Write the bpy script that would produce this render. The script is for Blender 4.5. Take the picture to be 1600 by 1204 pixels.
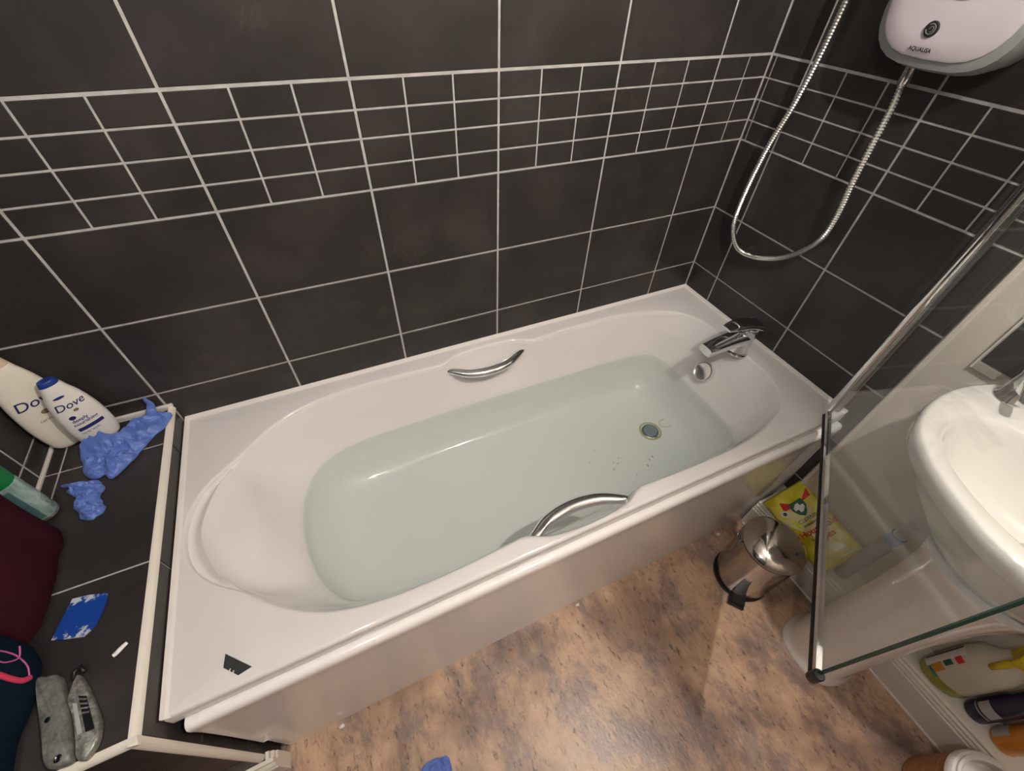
import bpy, bmesh, math, random
import numpy as np
from mathutils import Vector, Matrix, noise

random.seed(7)
for o in list(bpy.data.objects):
    bpy.data.objects.remove(o)
SC = bpy.context.scene
COL = SC.collection

# ------------------------------------------------------------------ camera, world, exposure
cd = bpy.data.cameras.new('camera')
cam = bpy.data.objects.new('camera', cd)
COL.objects.link(cam)
cam.location = (-1.22898, -1.00371, 1.47155)
cam.rotation_euler = (math.radians(43.5319), math.radians(-1.7547), math.radians(-24.4822))
cd.sensor_fit = 'HORIZONTAL'
cd.sensor_width = 36
cd.lens = 663.7175 / 1600 * 36
cd.clip_start = 0.02
SC.camera = cam

w = bpy.data.worlds.new('world')
SC.world = w
w.use_nodes = True
w.node_tree.nodes['Background'].inputs[0].default_value = (1, 0.95, 0.9, 1)
w.node_tree.nodes['Background'].inputs[1].default_value = 0.02

vs = SC.view_settings
vs.view_transform = 'Standard'
vs.look = 'None'
vs.gamma = 1
vs.use_curve_mapping = False
vs.exposure = 1.15

BULBS = [((-0.644, -1.141, 2.10), 1950.0, (1.0, 0.94, 0.87), 'white ceiling lamp holder with a bare bulb above the glass screen'),
         ((-1.60, -1.10, 2.10), 520.0, (0.93, 0.97, 1.0), 'added ceiling lamp with a bare bulb, fill light towards the left wall')]     # lamp bulbs: place, emission; the second is added as cool fill light

RIM = 0.56          # bath rim height
W, T = 0.3073, 0.2059        # tile pitch on the walls
H5 = RIM + 0.5154            # underside of the mosaic band

# ------------------------------------------------------------------ helpers
def lin(r, g, b):
    def f(c):
        c /= 255.0
        return c / 12.92 if c <= 0.04045 else ((c + 0.055) / 1.055) ** 2.4
    return (f(r), f(g), f(b), 1)

MATS = {}
def mat(name, col, rough=0.5, metal=0.0, spec=0.5, coat=0.0, trans=0.0, ior=1.45, emit=None, estr=0, sheen=0):
    m = bpy.data.materials.new(name)
    m.use_nodes = True
    b = m.node_tree.nodes['Principled BSDF']
    b.inputs['Base Color'].default_value = col
    b.inputs['Roughness'].default_value = rough
    b.inputs['Metallic'].default_value = metal
    b.inputs['Specular IOR Level'].default_value = spec
    b.inputs['Coat Weight'].default_value = coat
    b.inputs['Transmission Weight'].default_value = trans
    b.inputs['IOR'].default_value = ior
    b.inputs['Sheen Weight'].default_value = sheen
    if emit:
        b.inputs['Emission Color'].default_value = emit
        b.inputs['Emission Strength'].default_value = estr
    MATS[name] = m
    return m

def nodes(m):
    return m.node_tree.nodes, m.node_tree.links, m.node_tree.nodes['Principled BSDF']

def noise_node(m, scale, detail=4, rough=0.55, coords='pos', stretch=(1, 1, 1), dist=0.0, rotz=0):
    n, l, b = nodes(m)
    if coords == 'pos':
        src = n.new('ShaderNodeNewGeometry').outputs['Position']
    else:
        src = n.new('ShaderNodeTexCoord').outputs['Object']
    mp = n.new('ShaderNodeMapping')
    mp.inputs['Scale'].default_value = stretch
    mp.inputs['Rotation'].default_value = (0, 0, rotz)
    l.new(src, mp.inputs['Vector'])
    t = n.new('ShaderNodeTexNoise')
    t.inputs['Scale'].default_value = scale
    t.inputs['Detail'].default_value = detail
    t.inputs['Roughness'].default_value = rough
    t.inputs['Distortion'].default_value = dist
    l.new(mp.outputs[0], t.inputs['Vector'])
    return t

def ramp(m, fac, stops):
    n, l, b = nodes(m)
    r = n.new('ShaderNodeValToRGB')
    e = r.color_ramp.elements
    e[0].position, e[0].color = stops[0]
    e[1].position, e[1].color = stops[-1]
    for p, c in stops[1:-1]:
        k = e.new(p)
        k.color = c
    l.new(fac, r.inputs[0])
    return r

def mixc(m, fac, a, b_, mode='MIX'):
    n, l, b = nodes(m)
    x = n.new('ShaderNodeMix')
    x.data_type = 'RGBA'
    x.blend_type = mode
    for v, i in ((fac, 0), (a, 6), (b_, 7)):
        if hasattr(v, 'is_linked') or hasattr(v, 'links'):
            l.new(v, x.inputs[i])
        else:
            x.inputs[i].default_value = v
    return x.outputs[2]

def bump(m, h, strength=0.2, dist=0.002):
    n, l, b = nodes(m)
    k = n.new('ShaderNodeBump')
    k.inputs['Strength'].default_value = strength
    k.inputs['Distance'].default_value = dist
    l.new(h, k.inputs['Height'])
    l.new(k.outputs[0], b.inputs['Normal'])

# --- materials
m = mat('dark_tile', lin(52, 48, 46), 0.33, spec=0.5)
n, l, b = nodes(m)
t1 = noise_node(m, 5.0, 5, 0.6)
t2 = noise_node(m, 17.0, 6, 0.7, dist=0.6)
c1 = ramp(m, t1.outputs[0], [(0.30, lin(41, 38, 37)), (0.5, lin(50, 46, 45)), (0.75, lin(66, 61, 59))])
c2 = ramp(m, t2.outputs[0], [(0.56, (0, 0, 0, 1)), (0.80, (1, 1, 1, 1))])
t3 = noise_node(m, 3.3, 2, 0.5)
c3 = ramp(m, t3.outputs[0], [(0.5, (0, 0, 0, 1)), (0.72, (0.6, 0.6, 0.6, 1))])
f = mixc(m, 1.0, c2.outputs[0], c3.outputs[0], 'MULTIPLY')
cc = mixc(m, f, c1.outputs[0], lin(104, 88, 74))
l.new(cc, b.inputs['Base Color'])
rr = ramp(m, t2.outputs[0], [(0.3, (0.38, 0.38, 0.38, 1)), (0.7, (0.50, 0.50, 0.50, 1))])
l.new(rr.outputs[0], b.inputs['Roughness'])
bump(m, t2.outputs[0], 0.12, 0.0015)

m = mat('grout', lin(214, 206, 198), 0.8, spec=0.2)
n, l, b = nodes(m)
t1 = noise_node(m, 30, 3)
l.new(ramp(m, t1.outputs[0], [(0.35, lin(176, 170, 166)), (0.7, lin(198, 193, 189))]).outputs[0], b.inputs['Base Color'])

mat('bath_acrylic', lin(226, 220, 218), 0.10, spec=0.5, coat=0.3)
mat('panel_acrylic', lin(238, 232, 230), 0.12, spec=0.5, coat=0.2)
mat('ceramic', lin(230, 225, 220), 0.08, spec=0.5, coat=0.4)
mat('white_plastic', lin(225, 218, 214), 0.35)
mat('sealant', lin(226, 219, 214), 0.4)
mat('white_trim', lin(226, 218, 206), 0.4)
mat('trim_grey', lin(168, 160, 150), 0.4)
mat('gloss_paint', lin(224, 216, 204), 0.28)
mat('wall_paint', lin(214, 205, 192), 0.55)
mat('front_paint', lin(150, 140, 128), 0.7)
mat('ceiling_paint', lin(196, 190, 182), 0.8)
mat('chrome', (0.80, 0.80, 0.82, 1), 0.06, metal=1)
mat('chrome_dark', (0.55, 0.55, 0.56, 1), 0.12, metal=1)
m = mat('steel', (0.54, 0.51, 0.48, 1), 0.10, metal=1)
mat('hose_metal', (0.82, 0.80, 0.78, 1), 0.24, metal=1)
mat('black_plastic', lin(24, 25, 27), 0.4)
mat('black_rubber', lin(18, 18, 18), 0.6)
mat('shower_white', lin(205, 194, 200), 0.3)
mat('shower_grey', lin(150, 152, 152), 0.35)
mat('dial_grey', lin(172, 172, 180), 0.35)
mat('print_black', lin(40, 38, 40), 0.5)
mat('print_grey', lin(120, 118, 118), 0.5)
mat('print_blue', lin(32, 42, 98), 0.5)
mat('print_gold', lin(128, 112, 84), 0.5)
mat('cap_blue', lin(30, 55, 130), 0.35)
mat('cap_peach', lin(214, 184, 160), 0.35)
m = mat('bottle_white', lin(226, 220, 214), 0.3)
mat('bottle_cream', lin(228, 220, 206), 0.3)
mat('label_cream', lin(206, 188, 160), 0.4)
mat('green_cap', lin(16, 118, 60), 0.35)
m = mat('can_print', lin(150, 178, 172), 0.3)
n, l, b = nodes(m)
t1 = noise_node(m, 60, 4, stretch=(1, 1, 0.4))
l.new(ramp(m, t1.outputs[0], [(0.35, lin(120, 150, 146)), (0.6, lin(176, 196, 190)), (0.8, lin(196, 208, 202))]).outputs[0], b.inputs['Base Color'])
mat('can_teal', lin(80, 118, 122), 0.35)
mat('can_base', lin(190, 190, 186), 0.25, metal=0.8)
mat('nitrile', lin(92, 118, 190), 0.38, spec=0.4, sheen=0.1)
m = mat('maroon_cloth', lin(58, 20, 30), 0.95, spec=0.1)
n, l, b = nodes(m)
t1 = noise_node(m, 900, 2)
bump(m, t1.outputs[0], 0.4, 0.001)
m = mat('navy_cloth', lin(14, 32, 48), 0.95, spec=0.1)
n, l, b = nodes(m)
t1 = noise_node(m, 900, 2)
bump(m, t1.outputs[0], 0.4, 0.001)
mat('pink_strap', lin(214, 62, 96), 0.7)
mat('pink_cord', lin(196, 96, 160), 0.7)
m = mat('scraper_blue', lin(24, 66, 150), 0.4)
n, l, b = nodes(m)
t1 = noise_node(m, 70, 5, 0.7)
tc = n.new('ShaderNodeTexCoord')
sx = n.new('ShaderNodeSeparateXYZ')
l.new(tc.outputs['Generated'], sx.inputs[0])
a1 = n.new('ShaderNodeMath'); a1.operation = 'SUBTRACT'; a1.inputs[1].default_value = 0.5
l.new(sx.outputs[1], a1.inputs[0])
a2 = n.new('ShaderNodeMath'); a2.operation = 'ABSOLUTE'
l.new(a1.outputs[0], a2.inputs[0])
a3 = n.new('ShaderNodeMath'); a3.operation = 'MULTIPLY_ADD'; a3.inputs[1].default_value = 0.9; a3.inputs[2].default_value = -0.30
l.new(a2.outputs[0], a3.inputs[0])
a4 = n.new('ShaderNodeMath'); a4.operation = 'ADD'
l.new(a3.outputs[0], a4.inputs[0]); l.new(t1.outputs[0], a4.inputs[1])
r1 = ramp(m, a4.outputs[0], [(0.53, lin(24, 66, 150)), (0.60, lin(190, 196, 206))])
l.new(r1.outputs[0], b.inputs['Base Color'])
m = mat('knife_grey', lin(112, 112, 106), 0.45, metal=0.1)
n, l, b = nodes(m)
t1 = noise_node(m, 90, 5, 0.7)
l.new(ramp(m, t1.outputs[0], [(0.35, lin(92, 94, 88)), (0.7, lin(138, 138, 130))]).outputs[0], b.inputs['Base Color'])
m = mat('knife_metal', lin(132, 132, 126), 0.35, metal=0.3)
n, l, b = nodes(m)
t1 = noise_node(m, 120, 5, 0.7)
l.new(ramp(m, t1.outputs[0], [(0.4, lin(110, 110, 104)), (0.62, lin(160, 158, 150)), (0.72, lin(214, 210, 204))]).outputs[0], b.inputs['Base Color'])
mat('blade_steel', lin(92, 98, 100), 0.3, metal=0.7)
mat('caulk_white', lin(232, 228, 222), 0.6)
m = mat('yellow_film', lin(226, 206, 48), 0.25, coat=0.4)
n, l, b = nodes(m)
t1 = noise_node(m, 14, 2)
l.new(ramp(m, t1.outputs[0], [(0.38, lin(200, 190, 34)), (0.6, lin(238, 224, 84))]).outputs[0], b.inputs['Base Color'])
mat('film_pale', lin(232, 222, 160), 0.25, coat=0.4)
mat('print_green', lin(36, 92, 70), 0.4)
mat('print_white', lin(228, 226, 220), 0.4)
mat('print_red', lin(206, 44, 36), 0.4)
mat('slim_grey', lin(164, 166, 162), 0.3)
mat('slim_blue', lin(40, 104, 158), 0.3)
m = mat('spray_clear', lin(196, 190, 172), 0.2, coat=0.3)
mat('spray_liquid', lin(150, 152, 60), 0.2, coat=0.4)
mat('label_orange', lin(200, 140, 40), 0.4)
mat('label_dark', lin(62, 40, 52), 0.4)
mat('label_teal', lin(40, 120, 140), 0.4)
mat('yellow_plastic', lin(206, 180, 30), 0.35)
mat('navy_bottle', lin(24, 28, 58), 0.3, coat=0.3)
mat('label_silver', lin(176, 172, 170), 0.35)
mat('amber', lin(206, 130, 46), 0.25, coat=0.4)
m = mat('wood', lin(150, 100, 60), 0.45)
n, l, b = nodes(m)
t1 = noise_node(m, 22, 5, 0.6, stretch=(1, 1, 0.15) if False else (0.4, 0.4, 6))
l.new(ramp(m, t1.outputs[0], [(0.3, lin(128, 82, 48)), (0.55, lin(158, 108, 66)), (0.75, lin(178, 128, 84))]).outputs[0], b.inputs['Base Color'])
mat('paper', lin(226, 220, 210), 0.9)
mat('stain', lin(176, 162, 120), 0.5)
mat('plug_grey', lin(132, 142, 150), 0.3, metal=0.3)
mat('speck', lin(60, 58, 52), 0.6)
mat('bulb', (1, 1, 1, 1), 0.3, emit=(1, 1, 1, 1), estr=1)

# floor vinyl: slate-look brown pattern
m = mat('vinyl', lin(170, 130, 100), 0.3, spec=0.5)
n, l, b = nodes(m)
t1 = noise_node(m, 7.0, 12, 0.78, stretch=(1, 0.6, 1), dist=0.2, rotz=0.9)
t2 = noise_node(m, 75.0, 6, 0.75, stretch=(1, 0.4, 1), dist=0.3, rotz=0.9)
t3 = noise_node(m, 3.0, 4, 0.6, rotz=0.9)
c1 = ramp(m, t1.outputs[0], [(0.38, lin(142, 122, 114)), (0.455, lin(164, 138, 124)), (0.50, lin(190, 156, 130)), (0.58, lin(200, 166, 138)), (0.70, lin(212, 180, 150))])
c2 = ramp(m, t2.outputs[0], [(0.34, lin(120, 100, 92)), (0.44, (1, 1, 1, 1)), (0.72, (1, 1, 1, 1))])
c3 = ramp(m, t3.outputs[0], [(0.42, lin(178, 170, 172)), (0.54, (1, 1, 1, 1))])
x = mixc(m, 0.85, c1.outputs[0], c2.outputs[0], 'MULTIPLY')
x = mixc(m, 0.8, x, c3.outputs[0], 'MULTIPLY')
l.new(x, b.inputs['Base Color'])
t4 = noise_node(m, 120, 4, 0.6, stretch=(1, 0.5, 1), rotz=0.5)
bump(m, t4.outputs[0], 0.35, 0.002)
rr = ramp(m, t1.outputs[0], [(0.3, (0.28, 0.28, 0.28, 1)), (0.7, (0.40, 0.40, 0.40, 1))])
l.new(rr.outputs[0], b.inputs['Roughness'])

def sheet_glass(name, tint, ior, haze=0.0, hazecol=(0.8, 0.8, 0.8, 1), bumpsc=None):
    m = bpy.data.materials.new(name)
    m.use_nodes = True
    n, l = m.node_tree.nodes, m.node_tree.links
    n.clear()
    out = n.new('ShaderNodeOutputMaterial')
    tr = n.new('ShaderNodeBsdfTransparent')
    tr.inputs[0].default_value = tint
    gl = n.new('ShaderNodeBsdfGlossy')
    gl.inputs['Roughness'].default_value = 0.015
    gl.inputs['Color'].default_value = (1, 1, 1, 1)
    # Schlick reflectance, the same from both sides of the sheet
    fr = n.new('ShaderNodeLayerWeight')
    fr.inputs['Blend'].default_value = 0.5
    pw = n.new('ShaderNodeMath'); pw.operation = 'POWER'; pw.inputs[1].default_value = 5.0
    l.new(fr.outputs['Facing'], pw.inputs[0])
    f0 = ((ior - 1) / (ior + 1)) ** 2
    ma = n.new('ShaderNodeMath'); ma.operation = 'MULTIPLY_ADD'; ma.inputs[1].default_value = 1 - f0; ma.inputs[2].default_value = f0
    l.new(pw.outputs[0], ma.inputs[0])
    mx = n.new('ShaderNodeMixShader')
    l.new(ma.outputs[0], mx.inputs[0])
    base = tr.outputs[0]
    if haze > 0:
        df = n.new('ShaderNodeBsdfDiffuse')
        df.inputs[0].default_value = hazecol
        hx = n.new('ShaderNodeMixShader')
        hx.inputs[0].default_value = haze
        l.new(tr.outputs[0], hx.inputs[1])
        l.new(df.outputs[0], hx.inputs[2])
        base = hx.outputs[0]
    l.new(base, mx.inputs[1])
    l.new(gl.outputs[0], mx.inputs[2])
    if bumpsc:
        t = n.new('ShaderNodeTexNoise')
        t.inputs['Scale'].default_value = bumpsc
        g = n.new('ShaderNodeNewGeometry')
        l.new(g.outputs['Position'], t.inputs['Vector'])
        k = n.new('ShaderNodeBump')
        k.inputs['Strength'].default_value = 0.05
        k.inputs['Distance'].default_value = 0.01
        l.new(t.outputs[0], k.inputs['Height'])
        l.new(k.outputs[0], gl.inputs['Normal'])
        l.new(k.outputs[0], fr.inputs['Normal'])
    l.new(mx.outputs[0], out.inputs[0])
    MATS[name] = m
    return m
sheet_glass('screen_glass', (0.95, 0.965, 0.96, 1), 1.5, 0.03)
sheet_glass('water', (0.90, 0.965, 0.945, 1), 1.33, 0.03, (0.80, 0.9, 0.86, 1), 7.0)
mat('glass_edge', lin(30, 74, 62), 0.15, spec=0.6)

# --- object helpers: all coordinates are world coordinates, stored relative to the thing's own origin
def tag(o, label=None, cat=None, group=None, kind=None):
    if label: o['label'] = label
    if cat: o['category'] = cat
    if group: o['group'] = group
    if kind: o['kind'] = kind
    return o

def thing(name, loc, label, cat, group=None):
    o = bpy.data.objects.new(name, None)
    o.empty_display_size = 0.05
    COL.objects.link(o)
    o.location = loc
    return tag(o, label, cat, group)

def root(o):
    while o.parent:
        o = o.parent
    return o

def finish(me, smooth, ang=None):
    if smooth:
        for p in me.polygons:
            p.use_smooth = True
        if ang is not None:
            me.set_sharp_from_angle(angle=math.radians(ang))
    me.update()

def obj(name, verts, faces, material, parent=None, smooth=False, ang=None, label=None, loc=None, kind=None):
    me = bpy.data.meshes.new(name)
    off = Vector(root(parent).location) if parent else Vector(loc or (0, 0, 0))
    me.from_pydata([tuple(Vector(v) - off) for v in verts], [], faces)
    me.validate()
    bm = bmesh.new(); bm.from_mesh(me)
    bmesh.ops.recalc_face_normals(bm, faces=bm.faces[:])
    bm.to_mesh(me); bm.free()
    me.materials.append(MATS[material])
    finish(me, smooth, ang)
    o = bpy.data.objects.new(name, me)
    COL.objects.link(o)
    if parent:
        o.parent = parent
    else:
        o.location = off
    if label: o['label'] = label
    if kind: o['kind'] = kind
    return o

class G:
    """collects geometry"""
    def __init__(s):
        s.v = []; s.f = []
    def add(s, v, f):
        k = len(s.v)
        s.v += [tuple(q) for q in v]
        s.f += [tuple(i + k for i in q) for q in f]
        return s
    def box(s, a, b_, bev=0.0):
        x0, y0, z0 = [min(p, q) for p, q in zip(a, b_)]
        x1, y1, z1 = [max(p, q) for p, q in zip(a, b_)]
        if bev <= 0:
            v = [(x, y, z) for z in (z0, z1) for y in (y0, y1) for x in (x0, x1)]
            return s.add(v, [(0, 2, 3, 1), (4, 5, 7, 6), (0, 1, 5, 4), (2, 6, 7, 3), (0, 4, 6, 2), (1, 3, 7, 5)])
        bm = bmesh.new()
        bmesh.ops.create_cube(bm, size=1, matrix=Matrix.Translation(((x0 + x1) / 2, (y0 + y1) / 2, (z0 + z1) / 2)) @ Matrix.Diagonal((x1 - x0, y1 - y0, z1 - z0, 1)))
        bmesh.ops.bevel(bm, geom=bm.edges[:], offset=bev, segments=2, profile=0.5, affect='EDGES')
        return s.bm(bm)
    def bm(s, bm):
        bm.verts.index_update()
        s.add([v.co[:] for v in bm.verts], [[v.index for v in f.verts] for f in bm.faces])
        bm.free()
        return s
    def lathe(s, prof, c=(0, 0), seg=32, sx=1, sy=1, rot=0, caps=True):
        """prof: list of (r, z)"""
        v = []; f = []
        for r, z in prof:
            for i in range(seg):
                a = 2 * math.pi * i / seg
                x, y = r * sx * math.cos(a), r * sy * math.sin(a)
                v.append((c[0] + x * math.cos(rot) - y * math.sin(rot), c[1] + x * math.sin(rot) + y * math.cos(rot), z))
        for j in range(len(prof) - 1):
            for i in range(seg):
                k = (i + 1) % seg
                f.append((j * seg + i, j * seg + k, (j + 1) * seg + k, (j + 1) * seg + i))
        if caps:
            f.append(tuple(reversed(range(seg))))
            f.append(tuple((len(prof) - 1) * seg + i for i in range(seg)))
        return s.add(v, f)
    def tube(s, pts, rad, seg=10, caps=True, flat=1.0, up=None):
        pts = [Vector(p) for p in pts]
        if not hasattr(rad, '__len__'):
            rad = [rad] * len(pts)
        v = []; f = []
        nrm = None
        for i, p in enumerate(pts):
            t = (pts[min(i + 1, len(pts) - 1)] - pts[max(i - 1, 0)]).normalized()
            if up is not None:
                nrm = Vector(up)
            elif nrm is None:
                nrm = Vector((0, 0, 1)) if abs(t.z) < 0.9 else Vector((1, 0, 0))
            nrm = (nrm - t * nrm.dot(t)).normalized()
            bn = t.cross(nrm)
            for k in range(seg):
                a = 2 * math.pi * k / seg
                v.append(p + nrm * (rad[i] * flat * math.cos(a)) + bn * (rad[i] * math.sin(a)))
        for j in range(len(pts) - 1):
            for k in range(seg):
                q = (k + 1) % seg
                f.append((j * seg + k, j * seg + q, (j + 1) * seg + q, (j + 1) * seg + k))
        if caps:
            f.append(tuple(reversed(range(seg))))
            f.append(tuple((len(pts) - 1) * seg + k for k in range(seg)))
        return s.add(v, f)
    def prism(s, poly, d, axis=(0, 0, 1)):
        """poly: list of 3D points, d: thickness along axis"""
        ax = Vector(axis) * d
        k = len(poly)
        v = [Vector(p) for p in poly] + [Vector(p) + ax for p in poly]
        f = [tuple(reversed(range(k))), tuple(range(k, 2 * k))]
        for i in range(k):
            j = (i + 1) % k
            f.append((i, j, k + j, k + i))
        return s.add(v, f)
    def rings(s, rs, cap0=False, cap1=False):
        k = len(rs[0])
        v = [p for r in rs for p in r]
        f = []
        for j in range(len(rs) - 1):
            for i in range(k):
                q = (i + 1) % k
                f.append((j * k + i, j * k + q, (j + 1) * k + q, (j + 1) * k + i))
        if cap0: f.append(tuple(reversed(range(k))))
        if cap1: f.append(tuple((len(rs) - 1) * k + i for i in range(k)))
        return s.add(v, f)
    def extrude(s, prof, p0, p1, side):
        """open/closed 2D profile (a, z) swept from p0 to p1; a is measured along 'side'"""
        p0, p1, side = Vector(p0), Vector(p1), Vector(side)
        k = len(prof)
        v = [p0 + side * a + Vector((0, 0, z)) for a, z in prof] + [p1 + side * a + Vector((0, 0, z)) for a, z in prof]
        f = [(i, (i + 1) % k, k + (i + 1) % k, k + i) for i in range(k)]
        f += [tuple(reversed(range(k))), tuple(range(k, 2 * k))]
        return s.add(v, f)
    def make(s, name, material, parent=None, smooth=False, ang=None, label=None, loc=None, kind=None):
        return obj(name, s.v, s.f, material, parent, smooth, ang, label, loc, kind)

def catmull(pts, per=12, closed=True):
    P = [np.array(p, float) for p in pts]
    out = []
    n_ = len(P)
    rng = range(n_) if closed else range(n_ - 1)
    for i in rng:
        if closed:
            a, b_, c, d = P[(i - 1) % n_], P[i], P[(i + 1) % n_], P[(i + 2) % n_]
        else:
            a, b_, c, d = P[max(i - 1, 0)], P[i], P[i + 1], P[min(i + 2, n_ - 1)]
        for k in range(per):
            t = k / per
            out.append(0.5 * ((2 * b_) + (-a + c) * t + (2 * a - 5 * b_ + 4 * c - d) * t * t + (-a + 3 * b_ - 3 * c + d) * t ** 3))
    if not closed:
        out.append(P[-1])
    return out

def text_mesh(name, s, size, mapper, material, parent, shear=0.0, bold=0.0, label=None, space=1.0):
    """flat lettering; mapper(u, v) gives the place in the world; centred on 0,0"""
    cu = bpy.data.curves.new('lettering', 'FONT')
    cu.body = s
    cu.size = size
    cu.align_x = 'CENTER'
    cu.align_y = 'CENTER'
    cu.shear = shear
    cu.offset = bold
    cu.space_character = space
    cu.resolution_u = 3
    to = bpy.data.objects.new('lettering', cu)
    COL.objects.link(to)
    bpy.context.view_layer.update()
    me = bpy.data.meshes.new_from_object(to.evaluated_get(bpy.context.evaluated_depsgraph_get()))
    v = [mapper(q.co.x, q.co.y) for q in me.vertices]
    f = [tuple(p.vertices) for p in me.polygons]
    bpy.data.objects.remove(to)
    bpy.data.curves.remove(cu)
    bpy.data.meshes.remove(me)
    return obj(name, v, f, material, parent, label=label)

def plane_map(o, u, v, sc=1.0):
    o, u, v = Vector(o), Vector(u).normalized(), Vector(v).normalized()
    return lambda a, b_: o + u * a * sc + v * b_ * sc

# ------------------------------------------------------------------ structure
def struct(name, g, material):
    o = g.make(name, material)
    o['kind'] = 'structure'
    return o

XL, YF, ZC = -1.948, -1.95, 2.35     # left wall, wall behind the camera, ceiling
TT = 0.008                            # tile thickness
floor = struct('floor', G().box((XL - 0.1, YF - 0.1, -0.08), (0.1, 0.1, 0)), 'vinyl')
ceiling = struct('ceiling', G().box((XL - 0.1, YF - 0.1, ZC), (0.1, 0.1, ZC + 0.08)), 'ceiling_paint')
# the grout plane of tiled walls lies 2 mm behind the tile faces
wall_back = struct('wall_back', G().box((XL - 0.1, 0.002, 0), (0.1, 0.1, ZC)), 'grout')
wall_right = struct('wall_right', G().box((0.002, YF, 0), (0.1, 0.002, ZC)), 'grout')
wall_left = struct('wall_left', G().box((XL - 0.1, YF, 0), (XL - 0.002, 0.002, ZC)), 'grout')
wall_front = struct('wall_front', G().box((XL - 0.1, YF - 0.1, 0), (0.1, YF, ZC)), 'front_paint')

TILE_CACHE = {}
def tile_mesh(w_, h_, material='dark_tile'):
    """a tile facing local +Z, front face at z = 0, chamfered"""
    key = (round(w_, 4), round(h_, 4), material)
    if key in TILE_CACHE:
        return TILE_CACHE[key]
    c = min(0.0012, w_ / 4)
    a, b_ = w_ / 2, h_ / 2
    v = [(-a, -b_, -TT), (a, -b_, -TT), (a, b_, -TT), (-a, b_, -TT),
         (-a, -b_, -c), (a, -b_, -c), (a, b_, -c), (-a, b_, -c),
         (-a + c, -b_ + c, 0), (a - c, -b_ + c, 0), (a - c, b_ - c, 0), (-a + c, b_ - c, 0)]
    f = [(8, 9, 10, 11)]
    for i in range(4):
        j = (i + 1) % 4
        f += [(i, j, 4 + j, 4 + i), (4 + i, 4 + j, 8 + j, 8 + i)]
    me = bpy.data.meshes.new('tile')
    me.from_pydata(v, [], f)
    me.materials.append(MATS[material])
    me.update()
    TILE_CACHE[key] = me
    return me

def place_tile(parent, name, w_, h_, center, U, N):
    U, N = Vector(U), Vector(N)
    V = N.cross(U)
    M = Matrix((U, V, N)).transposed().to_4x4()
    M.translation = Vector(center) - Vector(parent.location)
    o = bpy.data.objects.new(name, tile_mesh(w_, h_))
    COL.objects.link(o)
    o.parent = parent
    o.matrix_local = M
    return o

def tile_wall(parent, us, rows, frame, U, N, mosaic_shift=None, umax_clip=None):
    """us: sorted joint positions along the wall; rows: list of (z0, z1, kind)"""
    GM, GS = 0.0055, 0.0042
    for (z0, z1, kind) in rows:
        for i in range(len(us) - 1):
            u0, u1 = us[i], us[i + 1]
            if kind == 'big':
                a = u0 + GM / 2; b_ = u1 - GM / 2
                if b_ - a < 0.004: continue
                place_tile(parent, 'tile', b_ - a, z1 - z0 - GM * 0.9, frame((a + b_) / 2, (z0 + z1) / 2), U, N)
            else:
                # three columns by four rows of small mosaic tiles per big tile; cut tiles keep the full-width rhythm
                full = W
                if u1 - u0 > full - 0.02:
                    cuts = [u0, u0 + full / 3, u0 + 2 * full / 3, u1]
                else:
                    if i == 0 and mosaic_shift != 'left_full':      # cut at the low-u side: rhythm counts from u1
                        cuts = [u1]
                        while cuts[-1] - full / 3 > u0 + 0.006: cuts.append(cuts[-1] - full / 3)
                        cuts.append(u0); cuts.reverse()
                    else:
                        cuts = [u0]
                        while cuts[-1] + full / 3 < u1 - 0.006: cuts.append(cuts[-1] + full / 3)
                        cuts.append(u1)
                hh = (z1 - z0) / 4
                for c0, c1 in zip(cuts[:-1], cuts[1:]):
                    ga = GM / 2 if c0 == u0 else GS / 2
                    gb = GM / 2 if c1 == u1 else GS / 2
                    if c1 - gb - c0 - ga < 0.003: continue
                    for r in range(4):
                        zb = z0 + r * hh; zt = zb + hh
                        la = GM / 2 if r == 0 else GS / 2
                        lb = GM * 0.7 if r == 3 else GS / 2
                        place_tile(parent, 'mosaic_tile', c1 - gb - c0 - ga, zt - lb - zb - la,
                                   frame((c0 + ga + c1 - gb) / 2, (zb + la + zt - lb) / 2), U, N)

def zrows(zmin, zmax):
    """horizontal joints: mosaic band sits on H5, plain rows above and below"""
    r = [(H5, H5 + T, 'mosaic')]
    z = H5
    while z - T > zmin:
        r.append((z - T, z, 'big')); z -= T
    r.append((zmin, z, 'big'))
    z = H5 + T
    while z + T < zmax:
        r.append((z, z + T, 'big')); z += T
    r.append((z, zmax, 'big'))
    return r

# back wall
us = sorted([-(0.1802 + k * W) for k in range(6)] + [XL, 0.0])
tile_wall(wall_back, us, zrows(0.50, ZC), lambda u, z: (u, -0.0, z), (1, 0, 0), (0, -1, 0))
# right wall, tiled part (bath area); u runs towards the camera
us = [0.0, 0.1178, 0.1178 + W, 0.1178 + 2 * W + 0.008]
tile_wall(wall_right, us, zrows(RIM - 0.385, ZC), lambda u, z: (-0.0, -u, z), (0, -1, 0), (-1, 0, 0))
# left wall
us = [0.0]
u = 0.127
while u < -YF - 0.02:
    us.append(u); u += W
us.append(-YF)
tile_wall(wall_left, us, zrows(0.01, ZC), lambda u, z: (XL + 0.0, -u, z), (0, 1, 0), (1, 0, 0), 'left_full')

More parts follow.
